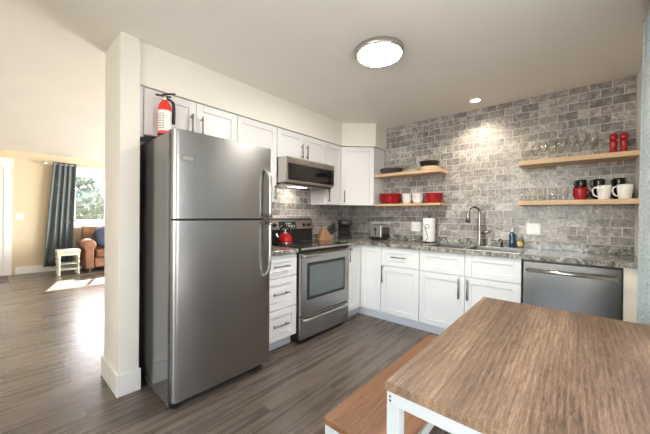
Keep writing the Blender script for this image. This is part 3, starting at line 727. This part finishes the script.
cf = MB().lathe([(.030, .038), (.056, .040), (.062, .075), (.055, .125), (.040, .150), (.042, .160), (.038, .160), (.036, .148), (.050, .122), (.057, .075), (.052, .044), (.0, .042)], (.040, 0, 0), 28, mtx=cmt).build('carafe', GLASS, cm)
MB().lathe([(0, .160), (.043, .160), (.041, .172), (0, .176)], (.040, 0, 0), 24, mtx=cmt).build('lid', BLK, cf)
MB().tube(smooth_path([(.082, .022, .150), (.120, .040, .145), (.122, .042, .10), (.090, .030, .065)], 5), .009, 10, mtx=cmt).build('handle', BLK, cf)
MB().box(.094, .097, -.05, .05, .215, .255, .002, 1, cmt).build('control_panel', DISP, cm)
ts = thing('toaster', (.62, -.17, GT), 'two-slice chrome toaster with dark base on the corner counter', 'toaster')
tx0, tx1, ty0, ty1 = .540, .705, -.290, -.060
MB().box(tx0, tx1, ty0, ty1, GT + .008, GT + .045, .010).build('base', BLK, ts)
MB().box(tx0 + .004, tx1 - .004, ty0 + .012, ty1 - .012, GT + .040, GT + .202, .022, 4, smooth=False).build('shell', STEEL_W, ts)
MB().box(tx0 + .003, tx1 - .003, ty0 + .003, ty0 + .016, GT + .034, GT + .190, .006).build('end_panel', SATIN, ts)
MB().box(tx1 - .006, tx1 + .001, ty0 + .02, ty1 - .02, GT + .045, GT + .165, .003).build('side_panel', STEEL_D, ts)
MB().box(tx0 + .050, tx0 + .062, ty0 + .040, ty1 - .04, GT + .201, GT + .2032).box(tx1 - .062, tx1 - .050, ty0 + .040, ty1 - .04, GT + .201, GT + .2032).build('bread_slots', BLKM, ts)
MB().box((tx0 + tx1) / 2 - .006, (tx0 + tx1) / 2 + .006, ty0 + .000, ty0 + .004, GT + .06, GT + .165).build('lever_track', BLK, ts)
MB().box((tx0 + tx1) / 2 - .020, (tx0 + tx1) / 2 + .020, ty0 - .022, ty0 + .003, GT + .128, GT + .142, .004).build('lever', BLK, ts)
for x in (tx0 + .02, tx1 - .02):
    for y in (ty0 + .025, ty1 - .025): MB().cyl((x, y, GT), .009, .010, 10).build('foot', BLK, ts)

px_, py_ = 1.268, -.125
ph = thing('paper_towel_holder', (px_, py_, GT), 'dark wire paper towel holder with curled tension arm', 'paper towel holder')
MB().lathe([(0, 0), (.082, 0), (.082, .008), (.076, .012), (0, .012)], (px_, py_, GT), 32).build('base', BLK, ph)
MB().tube([(px_, py_, GT + .01), (px_, py_, GT + .302)], .006, 10).lathe([(0, .300), (.012, .304), (.014, .314), (.010, .323), (0, .326)], (px_, py_, GT), 16).build('rod', BLK, ph)
fd_ = Vector((.30, -.95, 0)).normalized(); sd_ = Vector((.95, .30, 0))
armp = []
P0 = Vector((px_, py_, 0)) + fd_ * .076
def ap(s_, z, o=0.0): q = P0 + sd_ * s_ + fd_ * o; return (q.x, q.y, GT + z)
armp = [ap(-.030, .010, .0), ap(-.034, .03, .002), ap(-.008, .045, .002), ap(-.010, .08, .002), ap(-.026, .13, .002), ap(-.036, .17, .002)]
for k in range(9): a = PI + 2 * PI * k / 8; armp.append(ap(-.016 + .024 * math.cos(a), .195 + .024 * math.sin(-a), .002))
MB().tube(smooth_path(armp, 4), .0028, 8).build('tension_arm', BLK, ph)
MB().lathe([(.020, .014), (.070, .014), (.0715, .018), (.0715, .288), (.070, .292), (.020, .292), (.020, .014)], (px_, py_, GT), 40).build('paper_towel_roll', PAPER)
tag(bpy.data.objects['paper_towel_roll'], 'white paper towel roll on the wire holder', 'paper towel')
sb = thing('soap_bottle', (2.112, -.062, GT), 'blue dish soap bottle with white cap behind the sink', 'soap bottle')
MB().lathe([(0, 0), (.026, 0), (.030, .010), (.031, .06), (.027, .085), (.030, .105), (.026, .135), (.012, .155), (.011, .162), (0, .162)], (2.112, -.062, GT), 24).build('body', BLUEB, sb)
MB().lathe([(0, .160), (.013, .160), (.013, .182), (.006, .186), (.005, .200), (0, .201)], (2.112, -.062, GT), 18).build('cap', WHT, sb)
sb2 = thing('soap_bottle', (2.180, -.055, GT), 'smaller clear pump bottle with yellow label beside blue bottle', 'soap bottle')
MB().lathe([(0, 0), (.024, 0), (.026, .008), (.026, .085), (.012, .102), (.011, .110), (0, .110)], (2.180, -.055, GT), 24).build('body', CLEARB, sb2)
MB().lathe([(.0263, .025), (.0268, .027), (.0268, .065), (.0263, .067)], (2.180, -.055, GT), 24).build('label', YEL, sb2)
MB().tube(smooth_path([(2.180, -.055, GT + .108), (2.180, -.055, GT + .140), (2.174, -.070, GT + .146), (2.169, -.088, GT + .142)], 4), .005, 8).build('pump', WHT, sb2)

# wall outlets
def outlet(x0, x1, z0, z1, label, gangs):
    o = thing('power_outlet', ((x0 + x1) / 2, -.003, (z0 + z1) / 2), label, 'outlet')
    pl = MB().box(x0, x1, -.007, -.0005, z0, z1, .002).build('wall_plate', PLATE, o)
    for g in range(gangs):
        cx = x0 + (x1 - x0) * (g + .5) / gangs
        r = MB().box(cx - .017, cx + .017, -.0095, -.006, (z0 + z1) / 2 - .034, (z0 + z1) / 2 + .034, .0015).build('receptacle', WHT, o)
        mb = MB()
        for dz in (-.018, .018):
            for dx_ in (-.006, .006): mb.box(cx + dx_ - .0012, cx + dx_ + .0012, -.0101, -.0094, (z0 + z1) / 2 + dz - .004, (z0 + z1) / 2 + dz + .005)
        mb.build('slot', INKTXT, r)
outlet(.990, 1.110, 1.035, 1.155, 'white wall outlet left of the paper towel roll', 2)
outlet(2.225, 2.342, 1.055, 1.170, 'white wall outlet between the sink and lower right shelf', 2)

# ------------------------------------------------------------------ shelves
def shelf(x0, x1, z0, z1, label):
    s_ = thing('wall_shelf', ((x0 + x1) / 2, -.13, z0), label, 'shelf', 'pale maple floating shelves')
    MB().box(x0, x1, -.25 if x0 > 1 else -.264, -.001, z0, z1, .002).build('board', PINE, s_); return s_
SL0, SL1 = .580, 1.440
shelf(SL0, SL1, 1.357, 1.386, 'lower left pale wood shelf holding red and white bowls')
shelf(SL0, SL1, 1.740, 1.778, 'upper left pale wood shelf holding the pans')
shelf(2.180, W - .001, 1.345, 1.386, 'lower right pale wood shelf holding mugs and tumblers')
shelf(2.180, W - .001, 1.728, 1.769, 'upper right pale wood shelf holding stemware and red mills')

# left shelves
def bowl(name, m, R_, h, label, cat, grp):
    o = MB().lathe([(0, 0), (R_ * .66, 0), (R_ * .72, .004), (R_ * .86, h * .30), (R_ * .93, h * .66), (R_ * .96, h * .86), (R_ * 1.01, h * .90), (R_ * 1.012, h * .97), (R_, h), (R_ * .93, h * .97), (R_ * .90, h * .66), (R_ * .82, h * .30), (R_ * .64, .010), (0, .009)], (0, 0, 0), 40).build(name, m)
    return tag(o, label, cat, grp)
def stack(name, m, R_, h, x, y, z, n, dz, labels, grp):
    first = bowl(name, m, R_, h, labels[0], 'bowl', grp); first.location = (x, y, z)
    for k in range(1, n):
        c = first.copy(); COL.objects.link(c); c.location = (x, y, z + dz * k); c['label'] = labels[k]
Z = 1.3865
stack('serving_bowl', REDM, .142, .074, .752, -.146, Z, 3, .028, ['bottom red bowl of the wide stack nearest the corner cabinet', 'middle red bowl of the wide stack nearest the corner cabinet', 'top red bowl of the wide stack nearest the corner cabinet'], 'red bowls on lower left shelf')
stack('small_bowl', WHT, .062, .074, .972, -.112, Z, 2, .052, ['bottom small white bowl of the stack beside the wide red bowls', 'top small white bowl of the stack beside the wide red bowls'], 'white bowls on lower left shelf')
stack('small_bowl', WHT, .072, .074, 1.120, -.120, Z, 2, .052, ['bottom white bowl of the stack beside the shelf-end red bowls', 'top white bowl of the stack beside the shelf-end red bowls'], 'white bowls on lower left shelf')
stack('serving_bowl', REDM, .108, .070, 1.318, -.128, Z, 3, .024, ['bottom red bowl of the stack at the open shelf end', 'middle red bowl of the stack at the open shelf end', 'top red bowl of the stack at the open shelf end'], 'red bowls on lower left shelf')
Z = 1.7785
fp = thing('frying_pan', (.74, -.13, Z), 'grey frying pan with long metal handle on upper left shelf', 'pan')
MB().lathe([(0, 0), (.122, 0), (.132, .006), (.149, .056), (.153, .057), (.151, .062), (.142, .056), (.124, .010), (0, .008)], (.772, -.157, Z), 40).build('pan_body', PAN, fp)
MB().tube(smooth_path([(.912, -.172, Z + .048), (.940, -.173, Z + .060), (1.00, -.176, Z + .078), (1.12, -.182, Z + .102)], 5), [.009] * 6 + [.008] * 5 + [.010] * 4 + [.007], 10).build('handle', STEEL_W, fp)
MB().box(-.028, .010, -.018, .018, -.010, .012, .004, 2, Matrix.Translation((.922, -.172, Z + .056)) @ Matrix.Rotation(math.radians(-20), 4, 'Y')).build('handle_bracket', BLK, fp)
lid = tag(MB().lathe([(0, 0), (.100, 0), (.112, .030), (.118, .040), (.121, .042), (.118, .045), (.110, .032), (.096, .006), (0, .005)], (1.262, -.128, Z), 40).build('baking_dish', CRM), 'cream round baking dish under the black skillet on upper shelf', 'dish')
sp_ = thing('skillet', (1.265, -.128, Z + .0455), 'small black skillet stacked on the cream dish', 'pan')
MB().lathe([(0, .0), (.088, .0), (.098, .010), (.116, .058), (.119, .060), (.116, .064), (.108, .056), (.086, .012), (0, .010)], (1.262, -.128, Z + .0455), 40).build('pan_body', BLK, sp_)
MB().tube(smooth_path([(1.168, -.075, Z + .095), (1.150, -.065, Z + .110), (1.115, -.045, Z + .120)], 4), .007, 10).build('handle', BLK, sp_)

# right upper shelf: glassware and mills
Z = 1.7695
def goblet(h, R_, label):
    o = MB().lathe([(0, 0), (R_ * .85, 0), (R_ * .85, .003), (R_ * .2, .010), (.0045, .022), (.0040, h * .42), (.010, h * .46), (R_ * .75, h * .56), (R_, h * .74), (R_ * .94, h), (R_ * .94 - .0014, h), (R_ - .0014, h * .74), (R_ * .73, h * .57), (.008, h * .475), (0, h * .465)], (0, 0, 0), 28).build('wine_glass', GLASS_S)
    return tag(o, label, 'glass', 'clear stemware on upper right shelf')
def put_copies(first, spots, labels):
    for i, (x, y, z) in enumerate(spots):
        o = first if i == 0 else first.copy()
        if i: COL.objects.link(o)
        o.location = (x, y, z); o['label'] = labels[i]
g1 = goblet(.215, .036, '')
put_copies(g1, [(2.715, -.085, Z), (2.640, -.150, Z), (2.572, -.080, Z)], ['tall clear wine glass standing closest to the red mill tray', 'tall clear wine glass second from the red mill tray', 'tall clear wine glass third from the red mill tray'])
g2 = goblet(.170, .034, '')
put_copies(g2, [(2.500, -.150, Z), (2.428, -.080, Z), (2.365, -.155, Z), (2.300, -.080, Z)], ['medium clear goblet just left of the tall wine glasses', 'medium clear goblet second from the tall wine glasses', 'medium clear goblet third from the tall wine glasses', 'medium clear goblet next to the low cut tumblers'])
def tumbler(name, R_, h, flut):
    prof = [(0, 0), (R_ * .82, 0), (R_ * .86, .004), (R_, h), (R_ - .0018, h), (R_ * .84, .012), (0, .010)]
    mb = MB().lathe(prof, (0, 0, 0), 24)
    return mb.build(name, GLASS)
tg = tag(tumbler('cut_tumbler', .036, .115, 8), '', 'glass', 'clear stemware on upper right shelf')
put_copies(tg, [(2.228, -.165, Z), (2.232, -.075, Z)], ['low clear tumbler at the front of upper right shelf end', 'low clear tumbler at the back of upper right shelf end'])
tr = tag(MB().box(2.792, 2.958, -.185, -.060, Z, Z + .006, .002).box(2.792, 2.958, -.185, -.180, Z + .004, Z + .012, .001).box(2.792, 2.958, -.065, -.060, Z + .004, Z + .012, .001).build('mill_tray', REDM), 'thin dark red tray under the two red mills', 'tray')
def mill(x, label):
    m_ = thing('pepper_mill', (x, -.122, Z + .0062), label, 'mill', 'red salt and pepper mills')
    MB().lathe([(0, 0), (.026, 0), (.027, .006), (.025, .020), (.021, .050), (.0205, .062), (.025, .085), (.026, .100), (.022, .112), (0, .112)], (x, -.122, Z + .0062), 28).build('body', REDM, m_)
    MB().lathe([(0, .113), (.019, .113), (.024, .122), (.0265, .142), (.024, .162), (.012, .172), (0, .174)], (x, -.122, Z + .0062), 28).build('turning_head', REDM, m_)
    MB().lathe([(0, .172), (.006, .172), (.007, .178), (.004, .184), (0, .185)], (x, -.122, Z + .0062), 14).build('top_knob', CHROME, m_)
mill(2.842, 'red mill on the tray, the one nearer the glasses'); mill(2.904, 'red mill on the tray, the one nearer the curtain')

# right lower shelf: tumblers and mugs
Z = 1.3865
tb = tag(tumbler('water_tumbler', .036, .128, 0), '', 'glass', 'clear tumblers on lower right shelf')
spots = []; labs = []
rowname = {0: 'front row', 1: 'back row'}
ordn = ['nearest the red mug', 'second from the red mug', 'third from the red mug', 'fourth from the red mug', 'at the open shelf end']
for r_, y in ((0, -.185), (1, -.085)):
    for k in range(5):
        spots.append((2.520 - k * .078 + (.0 if r_ == 0 else .0), y, Z)); labs.append('clear tumbler in the %s, %s' % (rowname[r_], ordn[k]))
put_copies(tb, spots, labs)
def mug(m, label, grp, R_=.046, h=.108, hang=PI, flare=.88):
    o = thing('coffee_mug', (0, 0, 0), label, 'mug', grp)
    MB().lathe([(0, 0), (R_ * .72, 0), (R_ * .77, .005), (R_ * flare, h * .38), (R_ * .96, h * .75), (R_, h), (R_ - .004, h), (R_ * .96 - .004, h * .74), (R_ * flare - .005, h * .38), (R_ * .68, .009), (0, .008)], (0, 0, 0), 36).build('cup', m, o)
    c, s_ = math.cos(hang), math.sin(hang); pts = []
    for r_, z in ((R_ * .93, .83), (R_ * 1.30, .86), (R_ * 1.62, .70), (R_ * 1.52, .42), (R_ * 1.2, .25), (R_ * .84, .22)): pts.append((r_ * c, r_ * s_, z * h))
    MB().tube(smooth_path(pts, 5), .0058, 10).build('handle', m, o)
    return o
m_red = mug(REDM, 'red mug at the front of the lower right shelf', 'mugs on lower right shelf', .052, .108, math.radians(45), .87); m_red.location = (2.634, -.180, Z)
m_w = mug(WHT, 'white mug beside the red mug', 'mugs on lower right shelf', .050, .118, math.radians(205), .86); m_w.location = (2.786, -.185, Z)
copy_tree(m_w, (2.908, -.185, Z), 'white mug at the shelf end beside the curtain')
m_b = mug(BLKC, 'black mug on the shelf right behind the red mug', 'mugs on lower right shelf', .040, .092, math.radians(216), .92)
xs_ = (2.640, 2.758, 2.884)
m_b.location = (xs_[0], -.070, Z)
copy_tree(m_b, (xs_[1], -.070, Z), 'black mug on the shelf right behind the white mug beside the red mug')
copy_tree(m_b, (xs_[2], -.070, Z), 'black mug on the shelf right behind the shelf-end white mug')
for i, lb_ in enumerate(('upper black mug stacked behind the red mug', 'upper black mug stacked behind the middle white mug', 'upper black mug stacked behind the shelf-end white mug')):
    c = copy_tree(m_b, (xs_[i], -.070, Z + .0925), lb_); c.rotation_euler = (0, 0, (.15, -.1, .1)[i])

# ------------------------------------------------------------------ lights of the room
cl = thing('ceiling_light', (1.505, -1.725, H), 'round flush ceiling light with glowing white diffuser', 'ceiling light')
MB().lathe([(0, 0), (.172, 0), (.176, -.004), (.176, -.034), (.170, -.040), (.158, -.040), (.158, -.010), (0, -.010)], (1.505, -1.725, H), 56).build('trim_ring', STEEL_W, cl)
MB().lathe([(.157, -.030), (.157, -.038), (.120, -.050), (.060, -.055), (0, -.056)], (1.505, -1.725, H), 56).build('diffuser', DIFFU, cl)
rl = thing('recessed_light', (1.800, -.285, H), 'small recessed ceiling downlight above the sink', 'ceiling light')
MB().lathe([(.048, -.001), (.056, -.001), (.055, -.006), (.046, -.006), (.044, -.001)], (1.800, -.285, H), 32).build('trim_ring', WHT, rl)
MB().lathe([(0, -.003), (.045, -.003)], (1.800, -.285, H), 32).build('lens', SPOTE, rl)
sl = lamp('recessed_light_beam', 'SPOT', (1.800, -.285, H - .012), (0, 0.15, -1), 22, (1.0, 0.86, 0.68)); sl.data.spot_size = math.radians(118); sl.data.spot_blend = .7; sl.data.shadow_soft_size = .04
sl.parent = rl; sl.matrix_parent_inverse = Matrix.Translation(-Vector((1.800, -.285, H)))

# ------------------------------------------------------------------ dining table and bench
tb_ = thing('dining_table', (2.56, -2.245, 0), 'oak-topped dining table with white metal frame by the curtain', 'table')
TX0, TX1, TY0, TY1, TZ = 2.195, 2.874, -2.838, -1.652, .750
MB().box(TX0, TX1, TY0, TY1, TZ - .027, TZ, .0015, 1).build('tabletop', OAK, tb_)
lg = .038
mb = MB().box(TX0 + .004, TX1 - .004, TY0 + .004, TY0 + .004 + lg, TZ - .064, TZ - .027, .002).box(TX0 + .004, TX1 - .004, TY1 - .004 - lg, TY1 - .004, TZ - .064, TZ - .027, .002)
mb.box(TX0 + .004, TX0 + .004 + lg, TY0 + .042, TY1 - .042, TZ - .064, TZ - .027, .002).box(TX1 - .004 - lg, TX1 - .004, TY0 + .042, TY1 - .042, TZ - .064, TZ - .027, .002).build('frame', WHITEM, tb_)
for x in (TX0 + .004, TX1 - .004 - lg):
    for y in (TY0 + .004, TY1 - .004 - lg): MB().box(x, x + lg, y, y + lg, 0, TZ - .064, .002).build('leg', WHITEM, tb_)
mb = MB()
for z in (TZ - .040, TZ - .052): mb.cyl((TX0 + .016, TY0 + .002, z), .004, .003, 10, 'y')
mb.build('frame_bolt', CHROME, tb_)
bn = thing('dining_bench', (2.035, -2.23, 0), 'warm oak bench with white metal legs beside the table', 'bench')
BX0, BX1, BY0_, BY1_, BZ = 1.882, 2.180, -2.748, -1.690, .450
MB().box(BX0, BX1, BY0_, BY1_, BZ - .025, BZ, .0015, 1).build('seat', OAKB, bn)
lg = .028
mb = MB().box(BX0 + .004, BX1 - .004, BY0_ + .004, BY0_ + .004 + lg, BZ - .055, BZ - .025, .002).box(BX0 + .004, BX1 - .004, BY1_ - .004 - lg, BY1_ - .004, BZ - .055, BZ - .025, .002)
mb.box(BX0 + .004, BX0 + .004 + lg, BY0_ + .03, BY1_ - .03, BZ - .055, BZ - .025, .002).box(BX1 - .004 - lg, BX1 + .012, BY0_ + .03, BY1_ - .03, BZ - .055, BZ - .018, .002).build('frame', WHITEM, bn)
for x in (BX0 + .004, BX1 - .004 - lg):
    for y in (BY0_ + .004, BY1_ - .004 - lg): MB().box(x, x + lg, y, y + lg, 0, BZ - .055, .002).build('leg', WHITEM, bn)

# ------------------------------------------------------------------ curtains
def curtain_mesh(mb, yt0, yt1, yb0, yb1, z0, z1, x, amp, waves, rows=14, cols=150, th=.004, seed=0, flare=1.0):
    rnd = random.Random(seed); ph = [rnd.uniform(0, 6.28) for _ in range(4)]; vs = []; fs = []
    for side in (0, 1):
        for j in range(rows + 1):
            f = j / rows; z = z1 + (z0 - z1) * f
            ya = yt0 + (yb0 - yt0) * f; yb = yt1 + (yb1 - yt1) * f
            for i in range(cols + 1):
                u = i / cols
                a = amp * (.55 + .45 * f * flare)
                d = a * math.sin(2 * PI * waves * u + ph[0] + .5 * math.sin(2 * PI * u * 1.7 + ph[1] + f)) + a * .3 * math.sin(2 * PI * waves * 2.3 * u + ph[2] + f * 1.2)
                vs.append((x + d + side * th, ya + (yb - ya) * u + .25 * a * math.cos(2 * PI * waves * u + ph[3]), z))
    n = cols + 1; k = (rows + 1) * n
    for j in range(rows):
        for i in range(cols):
            a = j * n + i
            fs.append((a, a + 1, a + n + 1, a + n)); fs.append((k + a, k + a + n, k + a + n + 1, k + a + 1))
    for j in range(rows):
        for i in (0, cols):
            a = j * n + i; fs.append((a, a + n, k + a + n, k + a))
    for i in range(cols):
        for j in (0, rows):
            a = j * n + i; fs.append((a, a + 1, k + a + 1, k + a))
    return mb.add(vs, fs, True)
cr = thing('window_curtain', (2.905, -1.36, .02), 'pale blue-grey curtain hanging at the side window beside the table', 'curtain', 'curtains')
curtain_mesh(MB(), -1.98, -1.040, -2.0, -1.025, .03, 2.400, 2.910, .024, 9, cols=220, seed=5).build('fabric', CURT_R, cr)
rd = thing('curtain_rod', (2.915, -2.4, 2.412), 'metal curtain rod along the top of the side window', 'curtain rod')
MB().tube([(2.912, -3.7, 2.415), (2.912, -1.02, 2.415)], .010, 12).build('pole', NICKEL, rd)
for y in (-3.6, -1.30): MB().tube([(2.912, y, 2.415), (2.9845, y, 2.415)], .007, 8).build('bracket', NICKEL, rd)
cv = thing('window_curtain', (-5.64, -2.6, .12), 'slate grey curtain hanging beside the living room window', 'curtain', 'curtains')
curtain_mesh(MB(), -2.765, -2.385, -2.915, -2.45, .11, 2.295, -5.655, .040, 4.5, seed=2).build('fabric', CURT_L, cv)
r2 = thing('curtain_rod', (-5.65, -1.9, 2.25), 'thin pale curtain rod above the living room window', 'curtain rod')
MB().tube([(-5.655, -2.86, 2.255), (-5.655, -.9, 2.255)], .010, 12).build('pole', TRIM, r2)
MB().ellipsoid((-5.655, -2.885, 2.255), (.028, .032, .028)).build('finial', TRIM, r2)
MB().box(-5.75, -5.655, -2.80, -2.785, 2.235, 2.275, .003).build('bracket', TRIM, r2)

# ------------------------------------------------------------------ living-room furniture
stl = thing('turned_leg_stool', (-5.10, -2.575, 0), 'small pale green stool with turned legs before the grey curtain', 'stool')
X0, X1, Y0, Y1 = -5.235, -4.965, -2.765, -2.425
MB().box(X0 - .01, X1 + .01, Y0 - .01, Y1 + .01, .44, .50, .016, 3).build('seat_cushion', STOOLC, stl)
MB().box(X0, X1, Y0, Y1, .385, .44, .004).build('apron', STOOLP, stl)
for x in (X0 + .025, X1 - .025):
    for y in (Y0 + .025, Y1 - .025):
        MB().lathe([(0, 0), (.020, 0), (.026, .02), (.016, .05), (.024, .075), (.024, .13), (.014, .145), (.026, .175), (.014, .20), (.028, .24), (.028, .27), (.014, .30), (.026, .33), (.026, .39), (0, .39)], (x, y, 0), 14).build('leg', STOOLP, stl)
for x in (X0 + .025, X1 - .025):
    for z in (.11, .22): MB().tube([(x, Y0 + .025, z), (x, Y1 - .025, z)], .012, 8).build('stretcher', STOOLP, stl)
for y in (Y0 + .025, Y1 - .025): MB().tube([(X0 + .025, y, .16), (X1 - .025, y, .16)], .012, 8).build('stretcher', STOOLP, stl)
ac = thing('leather_armchair', (-5.1, -1.85, 0), 'brown leather rolled-arm chair under the living room window', 'armchair')
def arm(y0, y1):
    yc = (y0 + y1) / 2; pr_ = [(y0 + .035, .09), (y1 - .035, .09), (y1 - .035, .50)]
    for k in range(13):
        a = -.45 + (PI + .9) * k / 12; pr_.append((yc + .118 * math.cos(a), .575 + .112 * math.sin(a)))
    pr_.append((y0 + .035, .50)); return pr_
for y0, y1 in ((-2.39, -2.17), (-1.45, -1.23)):
    a_ = MB().prism(arm(y0, y1), -5.56, -4.93, 'x', .012, True).build('arm', LEATH, ac)
    MB().prism([((p[0] - (y0 + y1) / 2) * .78 + (y0 + y1) / 2, .12 + (p[1] - .12) * .93) for p in arm(y0, y1)], -4.932, -4.918, 'x', .004).build('arm_front_panel', LEATH, a_)
MB().box(-5.55, -4.97, -2.19, -1.43, .10, .30, .02).build('seat_base', LEATH, ac)
MB().box(-5.42, -4.92, -2.175, -1.445, .295, .46, .045, 4).build('seat_cushion', LEATH, ac)
bk = [(-5.60, .10), (-5.40, .10), (-5.40, .45), (-5.46, .80), (-5.49, .90), (-5.55, .955), (-5.63, .93), (-5.65, .85)]
MB().prism(bk, -2.31, -1.31, 'y', .022, True).build('backrest', LEATH, ac)
for x in (-5.52, -4.98):
    for y in (-2.28, -1.34): MB().cyl((x, y, 0), .028, .10, 14).build('foot', DARKW, ac)
cu = tag(MB().ellipsoid((0, 0, 0), (.225, .225, .085), .62).build('throw_pillow', NAVY), 'navy throw pillow leaning on the leather armchair', 'pillow')
cu.location = (-5.22, -1.935, .705); cu.rotation_euler = (0, math.radians(68), math.radians(8))
swt = thing('light_switch', (LX + .004, -3.243, 1.145), 'white double light switch plate on the beige wall', 'light switch')
MB().box(LX + .0005, LX + .007, -3.302, -3.184, 1.088, 1.204, .002).build('switch_plate', PLATE, swt)
for y in (-3.266, -3.220): MB().box(LX + .006, LX + .013, y - .008, y + .008, 1.128, 1.164, .002).build('toggle', WHT, swt)
tag(MB().box(-5.68, -4.95, -4.30, -3.40, 0.0005, .012, .004).build('doormat', MATF), 'dark brown doormat in front of the entry door', 'doormat')
